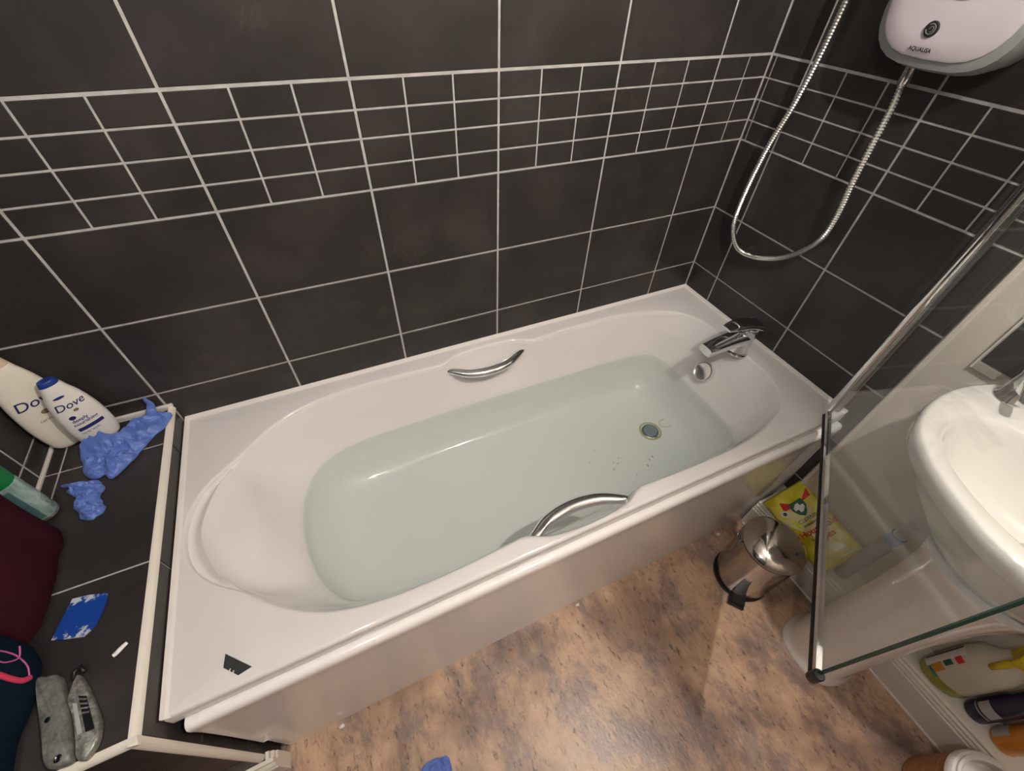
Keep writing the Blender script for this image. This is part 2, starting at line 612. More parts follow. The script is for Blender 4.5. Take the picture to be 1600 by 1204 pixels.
# painted part of the right wall beyond the tiles, with the white tile trim
YT = -(0.1178 + 2 * W + 0.008)            # end of the wall tiles
struct('trim_1', G().box((0.003, YT - 0.001, RIM - 0.385), (-0.006, YT - 0.013, ZC), 0.002), 'white_trim')
struct('wall_right_paint', G().box((0.003, YF, 0), (-0.003, YT - 0.013, ZC)), 'wall_paint')
struct('wall_right_base', G().box((0.003, YT - 0.013, 0), (-0.003, -0.70, RIM - 0.386)), 'wall_paint')

# pipe boxing along the right wall, with moulded skirting in front
BOX_T = RIM - 0.425
box_root = G().box((-0.004, YF, 0), (-0.088, -0.7135, BOX_T)).make('baseboard_right', 'gloss_paint')
box_root['kind'] = 'structure'
prof = [(0, 0), (0.018, 0), (0.018, 0.096), (0.0150, 0.099), (0.0155, 0.106), (0.0120, 0.112), (0.0125, 0.118), (0.0075, 0.123), (0.0080, 0.130), (0.003, BOX_T), (0, BOX_T)]
G().extrude(prof, (-0.088, YF, 0), (-0.088, -0.7135, 0), (-1, 0, 0)).make('skirting_moulding', 'gloss_paint', box_root)
G().tube([(-0.107, YF, 0.002), (-0.107, -0.722, 0.002)], 0.004, 6).make('sealant_bead', 'sealant', box_root)
# ------------------------------------------------------------------ tiled ledge at the left end of the bath
LZ, LX, LY = RIM + 0.06, -1.70, -0.735
ledge = thing('tiled_ledge', (LX - 0.124, LY / 2, 0), 'boxed-in ledge with dark tiles and white edge beads beside the bath', 'ledge')
G().box((XL + 0.001, -0.001, 0), (LX - 0.004, LY + 0.004, LZ - 0.004)).make('ledge_core', 'grout', ledge)
bead = 0.011
xs = [XL + 0.006, -1.915, LX - bead]
ys = [-0.012, -0.127, -0.430, LY + bead]
for i in range(2):
    for j in range(3):
        x0, x1, y0, y1 = xs[i] + 0.002, xs[i + 1] - 0.002, ys[j + 1] + 0.002, ys[j] - 0.002
        place_tile(ledge, 'tile', x1 - x0, y1 - y0, ((x0 + x1) / 2, (y0 + y1) / 2, LZ - 0.0015), (1, 0, 0), (0, 0, 1))
zj = [0.005, RIM - 0.347, RIM - 0.14, LZ - bead]
for j in range(3):                     # face towards the bath
    y0, y1 = ys[j + 1] + 0.002, ys[j] - 0.002
    for k in range(3):
        z0, z1 = zj[k] + 0.002, zj[k + 1] - 0.002
        if j < 2 and k < 2: continue   # behind the bath
        place_tile(ledge, 'tile', y1 - y0, z1 - z0, (LX - 0.001, (y0 + y1) / 2, (z0 + z1) / 2), (0, 1, 0), (1, 0, 0))
for i in range(2):                     # face towards the room
    x0, x1 = xs[i] + 0.002, xs[i + 1] - 0.002
    for k in range(3):
        z0, z1 = zj[k] + 0.002, zj[k + 1] - 0.002
        place_tile(ledge, 'tile', x1 - x0, z1 - z0, ((x0 + x1) / 2, LY + 0.001, (z0 + z1) / 2), (1, 0, 0), (0, -1, 0))
def qround(g, p0, p1, da, db, r):
    """quarter-round bead; da, db point from the edge inwards"""
    p0, p1, da, db = Vector(p0), Vector(p1), Vector(da), Vector(db)
    ring = []
    for k in range(6):
        a = math.pi / 2 * k / 5
        ring.append(da * (r - r * math.cos(a) * 1.0) + db * (r - r * math.sin(a)))
    ring += [da * r + db * r]
    kk = len(ring)
    v = [p0 + q for q in ring] + [p1 + q for q in ring]
    f = [(i, (i + 1) % kk, kk + (i + 1) % kk, kk + i) for i in range(kk)] + [tuple(reversed(range(kk))), tuple(range(kk, 2 * kk))]
    g.add(v, f)
g = G(); qround(g, (LX, -0.004, LZ), (LX, LY, LZ), (-1, 0, 0), (0, 0, -1), bead + 0.001)
g.make('edge_bead', 'white_trim', ledge)
g = G(); qround(g, (XL + 0.004, LY, LZ), (LX, LY, LZ), (0, 1, 0), (0, 0, -1), bead + 0.001)
g.make('edge_bead', 'white_trim', ledge)
g = G(); qround(g, (LX, LY, LZ), (LX, LY, 0.12), (-1, 0, 0), (0, 1, 0), bead + 0.001)
g.make('edge_bead', 'white_trim', ledge)
G().box((XL + 0.002, -0.0005, LZ - 0.003), (LX - 0.001, -0.009, LZ + 0.007), 0.002).make('sealant_bead', 'sealant', ledge)
G().box((XL + 0.0005, -0.001, LZ - 0.003), (XL + 0.008, LY, LZ + 0.004), 0.002).make('sealant_bead', 'sealant', ledge)
# white skirting round the foot of the ledge
bl = G().extrude([(0, 0), (0.018, 0), (0.018, 0.085), (0.014, 0.09), (0.015, 0.102), (0.008, 0.108), (0.008, 0.118), (0, 0.12)],
                 (XL + 0.002, LY + 0.0, 0), (LX + 0.016, LY + 0.0, 0), (0, -1, 0))
bl.extrude([(0, 0), (0.016, 0), (0.016, 0.085), (0.012, 0.09), (0.013, 0.102), (0.007, 0.108), (0.007, 0.118), (0, 0.12)],
           (LX, LY, 0), (LX, -0.719, 0), (1, 0, 0))
struct('baseboard_left', bl, 'gloss_paint')

# ------------------------------------------------------------------ bathtub
CX, CY = -0.86, -0.36
half_O = [(-0.088, 0.0), (-0.088, 0.10), (-0.098, 0.165), (-0.135, 0.225), (-0.20, 0.263), (-0.29, 0.290), (-0.40, 0.302), (-0.55, 0.302), (-0.66, 0.298),
          (-0.700, 0.298), (-0.745, 0.319), (-0.80, 0.327), (-0.85, 0.329), (-0.90, 0.327), (-0.955, 0.319), (-1.005, 0.298),
          (-1.05, 0.298), (-1.20, 0.304), (-1.33, 0.299), (-1.42, 0.280), (-1.49, 0.245), (-1.54, 0.205), (-1.578, 0.170)]
bulge = [(-1.635, 0.125), (-1.672, 0.070), (-1.685, 0.0)]
ridge = [(-1.598, 0.143), (-1.632, 0.088), (-1.654, 0.0)]
plain = [(-1.566, 0.145), (-1.562, 0.080), (-1.555, 0.0)]
def sym(half):
    p = [(x, CY + v) for x, v in half]
    q = [(x, CY - v) for x, v in reversed(half[1:-1])]
    return p + q
def shrink(half, d, xr=None):
    """move the outline inwards by d"""
    out = []
    k = len(half)
    pts = [(x, v) for x, v in half]
    for i, (x, v) in enumerate(pts):
        a = pts[max(i - 1, 0)] if i else (pts[1][0], -pts[1][1])
        b_ = pts[min(i + 1, k - 1)] if i < k - 1 else (pts[-2][0], -pts[-2][1])
        tx, tv = b_[0] - a[0], b_[1] - a[1]
        ln = math.hypot(tx, tv)
        nx, nv = -tv / ln, tx / ln     # inward: left-turning path from right end over the top to the left end
        # path runs right -> top -> left, inside lies to the left of it reversed
        out.append((x + nx * d, max(v + nv * d, 0) if 0 < i < k - 1 else 0.0))
    return out
O_out = half_O + bulge
R_out = shrink(half_O, 0.0045)[:-1] + ridge
P_half = [(-0.135, 0.0), (-0.137, 0.10), (-0.145, 0.155), (-0.168, 0.205), (-0.215, 0.245), (-0.29, 0.268), (-0.40, 0.276), (-0.55, 0.276), (-0.66, 0.276),
          (-0.705, 0.280), (-0.745, 0.292), (-0.80, 0.298), (-0.85, 0.300), (-0.90, 0.298), (-0.955, 0.292), (-1.0, 0.280),
          (-1.05, 0.277), (-1.20, 0.277), (-1.32, 0.270), (-1.40, 0.254), (-1.47, 0.222), (-1.53, 0.180)] + plain
W_half = [(-0.190, 0.0), (-0.191, 0.10), (-0.196, 0.165), (-0.216, 0.212), (-0.262, 0.233), (-0.32, 0.240), (-0.45, 0.245), (-0.66, 0.247), (-0.85, 0.250), (-1.05, 0.248),
          (-1.20, 0.246), (-1.30, 0.240), (-1.38, 0.222), (-1.435, 0.185), (-1.470, 0.125), (-1.486, 0.06), (-1.490, 0.0)]
F_half = [(-0.265, 0.0), (-0.268, 0.10), (-0.278, 0.145), (-0.30, 0.172), (-0.35, 0.187), (-0.45, 0.190), (-0.66, 0.190), (-0.85, 0.190), (-1.05, 0.186),
          (-1.18, 0.176), (-1.25, 0.160), (-1.30, 0.130), (-1.335, 0.09), (-1.352, 0.045), (-1.358, 0.0)]
def radial(half):
    c = np.array(catmull(sym(half), 16))
    th = np.arctan2(c[:, 1] - CY, c[:, 0] - CX)
    r = np.hypot(c[:, 0] - CX, c[:, 1] - CY)
    o = np.argsort(th)
    th, r = th[o], r[o]
    th = np.concatenate([th - 2 * np.pi, th, th + 2 * np.pi])
    r = np.concatenate([r, r, r])
    return lambda a: np.interp(a, th, r)
# angles from points evenly spread on the rim rectangle
X0, X1, Y0, Y1 = -1.698, -0.001, -0.700, -0.001
per = []
NX, NY = 132, 56
for i in range(NX): per.append((X0 + (X1 - X0) * i / NX, Y0))
for i in range(NY): per.append((X1, Y0 + (Y1 - Y0) * i / NY))
for i in range(NX): per.append((X1 - (X1 - X0) * i / NX, Y1))
for i in range(NY): per.append((X0, Y1 - (Y1 - Y0) * i / NY))
per = np.array(per)
TH = np.arctan2(per[:, 1] - CY, per[:, 0] - CX)
def ring_rect(ins, z, off=0.0):
    q = per.copy()
    q[:, 0] = np.clip(q[:, 0], X0 + ins, X1 - ins)
    q[:, 1] = np.clip(q[:, 1], Y0 + ins, Y1 - ins)
    return [(x, y, RIM + z) for x, y in q]
fO, fR, fP, fW, fF = map(radial, (O_out, R_out, P_half, W_half, F_half))
HEADREST = np.clip((fO(TH) - fR(TH) - 0.0065) / 0.012, 0, 1) * (np.abs(np.abs(TH) - math.pi) < 0.35)       # 1 along the headrest at the left end
HEADREST = HEADREST * HEADREST * (3 - 2 * HEADREST)
PILLOW = np.clip(1 - (np.abs(np.abs(TH) - math.pi) / 0.34) ** 2, 0, 1)     # eases the shallower headrest slope into the side walls
def ring_out(fn, z, dr=0.0, zh=None, wt=None):
    """ring at depth z; zh is the depth along the headrest"""
    r = fn(TH) + dr
    zz = z + ((zh - z) * (HEADREST if wt is None else wt) if zh is not None else 0 * HEADREST)
    return [(CX + r[i] * math.cos(TH[i]), CY + r[i] * math.sin(TH[i]), RIM + zz[i]) for i in range(len(TH))]
def blend(fa, fb, t):
    return lambda a: fa(a) * (1 - t) + fb(a) * t
rs = [ring_rect(0.006, -0.036), ring_rect(0.0, -0.034), ring_rect(0.0, -0.007), ring_rect(0.0015, -0.003), ring_rect(0.004, -0.0008), ring_rect(0.008, 0.0)]
rs += [ring_out(fO, 0.0, 0.010), ring_out(fO, -0.0006, 0.005, 0.0), ring_out(fO, -0.0022, 0.0015, -0.0004), ring_out(fO, -0.0045, -0.0004, -0.004)]
rs += [ring_out(fO, -0.0062, -0.0012, -0.0135), ring_out(blend(fO, fR, 0.3), -0.0072, 0, -0.0165), ring_out(blend(fO, fR, 0.55), -0.0088, 0, -0.0140), ring_out(blend(fO, fR, 0.8), -0.0105, 0, -0.0075), ring_out(fR, -0.013, 0, -0.0045)]
rs += [ring_out(blend(fR, fP, 0.06), -0.0165, 0, -0.0090), ring_out(blend(fR, fP, 0.12), -0.021, 0, -0.0145), ring_out(blend(fR, fP, 0.35), -0.034, 0, -0.0235, PILLOW), ring_out(blend(fR, fP, 0.7), -0.057, 0, -0.036, PILLOW), ring_out(blend(fR, fP, 0.97), -0.073, 0, -0.045, PILLOW)]
rs += [ring_out(blend(fP, fW, 0.05), -0.080, 0, -0.054, PILLOW)]
for t in (0.25, 0.5, 0.75, 1.0):
    rs.append(ring_out(blend(fP, fW, t), -0.078 - 0.092 * t, 0, -0.050 - 0.120 * t, PILLOW))
for t in np.linspace(0, 1, 12)[1:]:       # soft bowl from the waterline to the floor
    rs.append(ring_out(blend(fW, fF, 1 - math.cos(math.pi / 2 * t)), -0.170 - 0.137 * math.sin(math.pi / 2 * t)))
for t in (0.75, 0.5, 0.25):
    rs.append(ring_out(lambda a, t=t: fF(a) * t, -0.307 - 0.004 * (1 - t)))
bath = thing('bathtub', (-0.85, -0.35, 0), 'white acrylic bathtub half filled with water between dark tiled walls', 'bathtub')
g = G().rings(rs)
k = len(TH)
base = (len(rs) - 1) * k
g.v.append((CX, CY, RIM - 0.3115))
for i in range(k):
    g.f.append((base + i, base + (i + 1) % k, len(g.v) - 1))
shell = g.make('bath_shell', 'bath_acrylic', bath, smooth=True, ang=60)

# front panel with rolled top edge and a lower plinth strip
pp = [(-0.690, -0.040), (-0.700, -0.0385), (-0.708, -0.0375), (-0.714, -0.040), (-0.718, -0.046), (-0.7185, -0.056), (-0.7165, -0.072), (-0.7145, -0.10), (-0.7125, -0.20), (-0.711, -0.384), (-0.700, -0.385)]
G().extrude([(-y, RIM + z) for y, z in pp], (-1.683, 0, 0), (-0.004, 0, 0), (0, -1, 0)).make('bath_panel', 'panel_acrylic', bath, smooth=True, ang=50)
G().box((-1.681, -0.695, 0.001), (-0.004, -0.7070, RIM - 0.3900), 0.0015).make('plinth_strip', 'panel_acrylic', bath)
# sealant where rim meets the tiles
def seal(p0, p1, da):
    p0, p1, da = Vector(p0), Vector(p1), Vector(da)
    v = []
    for p in (p0, p1):
        v += [p, p + da * 0.011, p + da * 0.004 + Vector((0, 0, 0.0035)), p + Vector((0, 0, 0.010))]
    return G().add(v, [(0, 1, 5, 4), (1, 2, 6, 5), (2, 3, 7, 6), (3, 0, 4, 7), (3, 2, 1, 0), (4, 5, 6, 7)])
for a, b_, d in (((-1.699, -0.0005, RIM - 0.001), (-0.001, -0.0005, RIM - 0.001), (0, -1, 0)),
                 ((-0.0005, -0.001, RIM - 0.001), (-0.0005, -0.70, RIM - 0.001), (-1, 0, 0)),
                 ((-1.6985, -0.001, RIM - 0.001), (-1.6985, -0.70, RIM - 0.001), (1, 0, 0))):
    seal(a, b_, d).make('sealant_bead', 'sealant', bath)
# chrome grips
def grip(s):
    y = lambda v: CY + s * v
    pts = catmull([(-0.995, y(0.302), RIM - 0.034), (-0.972, y(0.290), RIM - 0.036), (-0.925, y(0.267), RIM - 0.041), (-0.86, y(0.258), RIM - 0.043),
                   (-0.795, y(0.267), RIM - 0.041), (-0.748, y(0.290), RIM - 0.036), (-0.725, y(0.302), RIM - 0.034)], 6, False)
    k = len(pts)
    rad = [0.007 + 0.0105 * math.sin(math.pi * i / (k - 1)) ** 0.7 for i in range(k)]
    return G().tube(pts, rad, 12, True, 0.75, up=(0, 0, 1)).make('grip_handle', 'chrome', bath, smooth=True, label='chrome bath grip handle')
grip(1); grip(-1)
# overflow knob on the tap end wall
ov = G()
nx = Vector((-0.86, 0, 0.51)).normalized()
oc = Vector((-0.153, -0.341, RIM - 0.105))
def disc(g, c, nrm, prof, seg=32):
    """lathe about an arbitrary axis; prof: (r, h)"""
    nrm = Vector(nrm).normalized()
    u = nrm.orthogonal().normalized(); v_ = nrm.cross(u)
    rings = [[Vector(c) + nrm * h + (u * math.cos(2 * math.pi * i / seg) + v_ * math.sin(2 * math.pi * i / seg)) * r for i in range(seg)] for r, h in prof]
    return g.rings(rings, True, True)
ovn = Vector((-0.865, 0, 0.50))
disc(ov, oc, ovn, [(0.020, -0.012), (0.022, -0.004), (0.033, -0.002), (0.034, 0.002), (0.034, 0.022), (0.0325, 0.0245), (0.030, 0.025), (0.027, 0.0225)])
ov.make('overflow_knob', 'hose_metal', bath, smooth=True, ang=40)
# waste with chrome ring, dark plug and brown sealant stain
dc = (-0.345, -0.368, RIM - 0.3078)
dn = (0, 0, 1)
disc(G(), dc, dn, [(0.040, -0.004), (0.041, 0.0009), (0.036, 0.0012)], 40).make('waste_stain', 'stain', bath)
wr = disc(G(), dc, dn, [(0.034, -0.004), (0.034, 0.0025), (0.031, 0.0040), (0.0275, 0.0040), (0.026, 0.0015)], 40).make('waste_ring', 'chrome', bath, smooth=True, ang=40)
disc(G(), dc, dn, [(0.024, -0.003), (0.024, 0.0040), (0.020, 0.0058), (0.001, 0.0062)], 32).make('waste_plug', 'plug_grey', wr, smooth=True, ang=40)
lp = [(-0.318 + 0.052 + 0.030 * math.cos(a), -0.360 + 0.018 * math.sin(a), RIM - 0.3072) for a in [2 * math.pi * i / 24 for i in range(25)]]
G().tube(lp, 0.0012, 5).make('stain_loop', 'stain', bath)

# bath water
wz = -0.168
wr_ = ring_out(blend(fP, fW, 0.98), wz, 0.0008)
water = thing('bath_water', (-0.85, -0.36, RIM + wz), 'clear pale green water filling the lower half of the bathtub', 'water')
g = G()
g.v = list(wr_)
for t in (0.8, 0.6, 0.4, 0.2):
    g.v += [(CX + (x - CX) * t, CY + (y - CY) * t, z) for x, y, z in wr_]
for j in range(4):
    for i in range(k):
        q = (i + 1) % k
        g.f.append((j * k + i, j * k + q, (j + 1) * k + q, (j + 1) * k + i))
g.v.append((CX, CY, RIM + wz))
for i in range(k):
    g.f.append((4 * k + i, 4 * k + (i + 1) % k, len(g.v) - 1))
g.make('water_surface', 'water', water, smooth=True)

# ------------------------------------------------------------------ mixer tap on the bath rim
tp = thing('bath_mixer_tap', (-0.100, -0.372, RIM), 'chrome single-lever mixer tap on the end rim of the bathtub', 'tap')
tx, ty = -0.100, -0.372
G().lathe([(0.033, RIM + 0.0005), (0.034, RIM + 0.004), (0.031, RIM + 0.008), (0.0285, RIM + 0.022), (0.0280, RIM + 0.055), (0.0300, RIM + 0.082), (0.0295, RIM + 0.094), (0.022, RIM + 0.099), (0.004, RIM + 0.101)], (tx, ty), 36).make('tap_body', 'chrome', tp, smooth=True, ang=50)
# spout: tapered flat block reaching over the bath
sp = []
for t in np.linspace(0, 1, 9):
    x = tx - 0.010 - 0.150 * t
    zc_ = RIM + 0.066 + 0.004 * t - 0.012 * t * t
    hw = 0.028 - 0.005 * t
    hh = 0.022 - 0.008 * t
    ring = []
    for i in range(20):
        a = 2 * math.pi * i / 20
        ca, sa = math.cos(a), math.sin(a)
        ring.append((x, ty + hw * math.copysign(abs(ca) ** 0.55, ca), zc_ + hh * math.copysign(abs(sa) ** 0.55, sa)))
    sp.append(ring)
G().rings(sp, True, True).make('tap_spout', 'chrome', tp, smooth=True, ang=50)
G().lathe([(0.0105, RIM + 0.036), (0.0115, RIM + 0.038), (0.0115, RIM + 0.052)], (tx - 0.144, ty), 20).make('aerator', 'chrome_dark', tp, smooth=True, ang=40)
lv = []
for t in np.linspace(0, 1, 10):
    x = tx + 0.026 - 0.135 * t
    zc_ = RIM + 0.106 + 0.020 * t + 0.010 * math.sin(math.pi * t) 
    hw = 0.0300 * (1 - t) ** 0.5 * 0.5 + 0.016
    hh = (0.013 - 0.009 * t)
    ring = []
    for i in range(20):
        a = 2 * math.pi * i / 20
        ca, sa = math.cos(a), math.sin(a)
        ring.append((x, ty + hw * math.copysign(abs(ca) ** 0.7, ca), zc_ + hh * math.copysign(abs(sa) ** 0.7, sa)))
    lv.append(ring)
G().rings(lv, True, True).make('tap_lever', 'chrome', tp, smooth=True, ang=50)

# ------------------------------------------------------------------ electric shower on the right wall
SY, SZ0 = -0.415, RIM + 0.760
def shower_outline(hw, zb, zt, r1, r2, n_=14):
    """rounded shield: big radii at the bottom"""
    pts = []
    for i in range(n_ + 1):           # bottom: super-ellipse half
        a = math.pi * i / n_
        ca, sa = math.cos(a), math.sin(a)
        pts.append((-hw * math.copysign(abs(ca) ** 0.62, ca), zb + r1 - r1 * abs(sa) ** 0.75))
    for i in range(n_ + 1):
        a = math.pi * i / n_
        ca, sa = math.cos(a), math.sin(a)
        pts.append((hw * math.copysign(abs(ca) ** 0.45, ca), zt - r2 + r2 * abs(sa) ** 0.6))
    return pts
su = thing('electric_shower', (0, SY, SZ0 + 0.18), 'white and grey electric shower unit mounted on the dark tiled wall', 'shower unit')
def so(hw, zb, zt, x, r1=0.105, r2=0.05):
    return [(x, SY + a, z) for a, z in shower_outline(hw, zb, zt, r1, r2)]
G().rings([so(0.122, SZ0 + 0.004, SZ0 + 0.372, -0.0005), so(0.127, SZ0, SZ0 + 0.376, -0.004), so(0.129, SZ0 - 0.002, SZ0 + 0.378, -0.040)], True, True).make('back_box', 'shower_grey', su, smooth=True, ang=35)
G().rings([so(0.130, SZ0 - 0.003, SZ0 + 0.379, -0.041), so(0.131, SZ0 - 0.004, SZ0 + 0.380, -0.060), so(0.127, SZ0 + 0.002, SZ0 + 0.374, -0.086), so(0.119, SZ0 + 0.014, SZ0 + 0.366, -0.092), so(0.112, SZ0 + 0.022, SZ0 + 0.362, -0.093)], True, True).make('grey_surround', 'shower_grey', su, smooth=True, ang=35)
cv = G().rings([so(0.116, SZ0 + 0.017, SZ0 + 0.364, -0.090), so(0.1165, SZ0 + 0.0165, SZ0 + 0.3645, -0.095), so(0.113, SZ0 + 0.021, SZ0 + 0.360, -0.098), so(0.09, SZ0 + 0.045, SZ0 + 0.33, -0.101), so(0.03, SZ0 + 0.12, SZ0 + 0.25, -0.102)], True, True).make('front_cover', 'shower_white', su, smooth=True, ang=35)
XF = -0.1015
bc = (XF, SY + 0.013, SZ0 + 0.060)
bt = disc(G(), bc, (-1, 0, 0), [(0.0120, -0.004), (0.0120, 0.0015), (0.0112, 0.003), (0.001, 0.0032)], 32).make('power_button', 'print_black', su, smooth=True, ang=40)
qp = [(XF - 0.0036, bc[1] + 0.0075 * math.cos(a), bc[2] + 0.0075 * math.sin(a)) for a in [2 * math.pi * i / 24 + 0.9 for i in range(21)]]
G().tube(qp, 0.0009, 5).make('button_mark', 'print_grey', bt)
qp = [(XF - 0.0036, bc[1] + 0.0035 * math.cos(a) - 0.001, bc[2] + 0.004 * math.sin(a)) for a in [2 * math.pi * i / 12 for i in range(10)]]
G().tube(qp, 0.0007, 5).make('button_mark', 'print_grey', bt)
text_mesh('lettering', 'AQUALISA', 0.0088, plane_map((XF - 0.0006, SY + 0.014, SZ0 + 0.030), (0, -1, 0), (0, 0, 1)), 'print_black', su, bold=0.0003, label='AQUALISA lettering')
dl = disc(G(), (XF, SY - 0.004, SZ0 + 0.180), (-1, 0, 0), [(0.078, -0.006), (0.078, 0.002), (0.075, 0.004), (0.05, 0.005), (0.001, 0.0055)], 48).make('temperature_dial', 'dial_grey', su, smooth=True, ang=40)
# outlet and hose
disc(G(), (-0.046, -0.376, SZ0 + 0.010), (0, 0, -1), [(0.011, -0.012), (0.011, 0.004), (0.009, 0.006), (0.009, 0.012), (0.0105, 0.013), (0.0105, 0.040), (0.0085, 0.044)], 20).make('hose_connector', 'chrome', su, smooth=True, ang=40)
hpts = [(-0.046, -0.377, RIM + 0.727), (-0.045, -0.383, RIM + 0.684), (-0.043, -0.386, RIM + 0.609), (-0.043, -0.391, RIM + 0.532), (-0.040, -0.398, RIM + 0.457), (-0.036, -0.392, RIM + 0.394),
        (-0.032, -0.357, RIM + 0.334), (-0.028, -0.298, RIM + 0.282), (-0.026, -0.222, RIM + 0.249), (-0.026, -0.160, RIM + 0.250), (-0.026, -0.116, RIM + 0.306),
        (-0.028, -0.111, RIM + 0.405), (-0.030, -0.123, RIM + 0.532), (-0.033, -0.147, RIM + 0.637), (-0.036, -0.161, RIM + 0.738), (-0.040, -0.168, RIM + 0.842), (-0.045, -0.175, RIM + 1.0), (-0.055, -0.185, RIM + 1.2), (-0.066, -0.20, RIM + 1.36)]
hp = catmull(hpts, 40, False)
# resample at a fixed pitch for the ribbing
hp = np.array(hp)
dd = np.concatenate([[0], np.cumsum(np.linalg.norm(np.diff(hp, axis=0), axis=1))])
step = 0.0030
ss = np.arange(0, dd[-1], step)
hh = np.stack([np.interp(ss, dd, hp[:, i]) for i in range(3)], 1)
hose = G().tube([tuple(q) for q in hh], [0.0082 if i % 2 else 0.0062 for i in range(len(hh))], 10).make('shower_hose', 'hose_metal', None, smooth=True, ang=30, loc=(-0.04, -0.25, RIM + 0.25))
tag(hose, 'ribbed chrome shower hose hanging in a loop below the shower unit', 'hose')
# hand shower high on the wall that the hose runs up to
hs = thing('hand_shower', (-0.05, -0.2, RIM + 1.36), 'chrome hand shower on a bracket where the hose ends', 'shower head')
G().tube([(-0.066, -0.20, RIM + 1.352), (-0.07, -0.205, RIM + 1.40), (-0.095, -0.22, RIM + 1.50), (-0.14, -0.235, RIM + 1.57)], [0.010, 0.011, 0.013, 0.016], 14).make('handle', 'chrome', hs, smooth=True)
disc(G(), (-0.15, -0.24, RIM + 1.575), (-0.55, -0.1, -0.8), [(0.015, -0.03), (0.045, -0.008), (0.047, 0.004), (0.040, 0.008)], 28).make('spray_head', 'chrome', hs, smooth=True, ang=40)
G().box((-0.002, -0.185, RIM + 1.40), (-0.075, -0.230, RIM + 1.43), 0.004).make('wall_bracket', 'chrome', hs)

# ------------------------------------------------------------------ hinged glass shower screen
PV = Vector((-0.070, -0.681, 0))            # pivot
FE = Vector((-0.648, -1.107, 0))            # free end
dv = (FE - PV).normalized()
nv = Vector((-dv.y, dv.x, 0))
scr = thing('shower_screen', (PV.x, PV.y, RIM + 0.004), 'hinged clear glass shower screen with chrome edge swung out over the basin', 'shower screen')
SZ, ST = RIM + 0.014, RIM + 1.42
def slab(g, a, b_, th, z0, z1, nv=nv):
    a, b_ = Vector(a), Vector(b_)
    h = nv * th / 2
    v = [Vector((q.x, q.y, z)) for z in (z0, z1) for q in (a - h, b_ - h, b_ + h, a + h)]
    return g.add(v, [(3, 2, 1, 0), (4, 5, 6, 7), (0, 1, 5, 4), (1, 2, 6, 5), (2, 3, 7, 6), (3, 0, 4, 7)])
ga = PV + dv * 0.012
gb = FE - dv * 0.001
gp = slab(G(), ga, gb - dv * 0.003, 0.005, SZ + 0.010, ST).make('glass_pane', 'screen_glass', scr)
slab(G(), gb - dv * 0.0029, gb, 0.0052, SZ + 0.010, ST).make('polished_edge', 'glass_edge', gp)
# chrome bottom rail with dark seal
slab(G(), PV - dv * 0.004, FE, 0.010, SZ - 0.004, SZ + 0.014).make('bottom_rail', 'chrome', scr)
slab(G(), PV, FE - dv * 0.002, 0.010, SZ - 0.010, SZ - 0.0045).make('drip_seal', 'black_rubber', scr)
slab(G(), PV - nv * 0.0058, FE - nv * 0.0058, 0.0014, SZ - 0.010, SZ - 0.001).make('drip_seal', 'black_rubber', scr)
G().lathe([(0.009, SZ - 0.011), (0.010, SZ - 0.009), (0.010, SZ + 0.016), (0.008, SZ + 0.018)], (FE.x, FE.y), 16).make('end_cap', 'black_plastic', scr, smooth=True, ang=40)
# pivot post, infill and wall channel
G().lathe([(0.009, SZ - 0.007), (0.010, SZ - 0.004), (0.010, ST + 0.004), (0.009, ST + 0.006)], (PV.x, PV.y), 20).make('pivot_post', 'chrome', scr, smooth=True, ang=40)
G().box((-0.028, PV.y - 0.003, RIM + 0.004), (PV.x + 0.006, PV.y + 0.003, ST)).make('infill_glass', 'screen_glass', scr)
G().box((-0.0005, PV.y - 0.011, RIM + 0.0115), (-0.030, PV.y + 0.011, ST + 0.004), 0.002).make('wall_channel', 'chrome_dark', scr)

# ------------------------------------------------------------------ wash basin on pedestal
BY = -1.125
bo = [(-0.006, 0.250), (-0.04, 0.264), (-0.10, 0.280), (-0.17, 0.283), (-0.24, 0.273), (-0.31, 0.243), (-0.365, 0.188), (-0.402, 0.122), (-0.425, 0.060), (-0.430, 0.0)]
bi = [(-0.118, 0.0), (-0.120, 0.10), (-0.128, 0.17), (-0.155, 0.215), (-0.21, 0.230), (-0.27, 0.218), (-0.32, 0.180), (-0.355, 0.125), (-0.376, 0.065), (-0.383, 0.0)]
def bring(half, z, sc=1.0, cx=-0.2, sy=None, n_=72):
    P = [(x, BY + v) for x, v in half] + [(x, BY - v) for x, v in reversed(half[:-1] if half[0][1] > 0 else half[1:-1])]
    if half[0][1] > 0:
        # straight back edge
        c = np.array(catmull(P, 10, False))
        back = np.array([P[-1], ((P[-1][0] + P[0][0]) / 2, BY), P[0]])
        bx = np.array([(P[-1][0], P[-1][1] + (P[0][1] - P[-1][1]) * i / 24) for i in range(25)])
        c = np.concatenate([c, bx])
    else:
        c = np.array(catmull(P, 10))
    th = np.arctan2(c[:, 1] - BY, c[:, 0] - cx); r = np.hypot(c[:, 0] - cx, c[:, 1] - BY)
    o = np.argsort(th); th, r = th[o], r[o]
    th = np.concatenate([th - 2 * np.pi, th, th + 2 * np.pi]); r = np.concatenate([r] * 3)
    A = np.linspace(-math.pi, math.pi, n_, endpoint=False)
    rr_ = np.interp(A, th, r) * sc
    return [(min(cx + rr_[i] * math.cos(A[i]), -0.005), BY + rr_[i] * (sy or 1) * math.sin(A[i]), z) for i in range(n_)]
Zb = RIM + 0.298
basin = thing('wash_basin', (-0.2, BY, Zb - 0.2), 'white ceramic wash basin seen through the glass screen', 'basin')
NB = 96
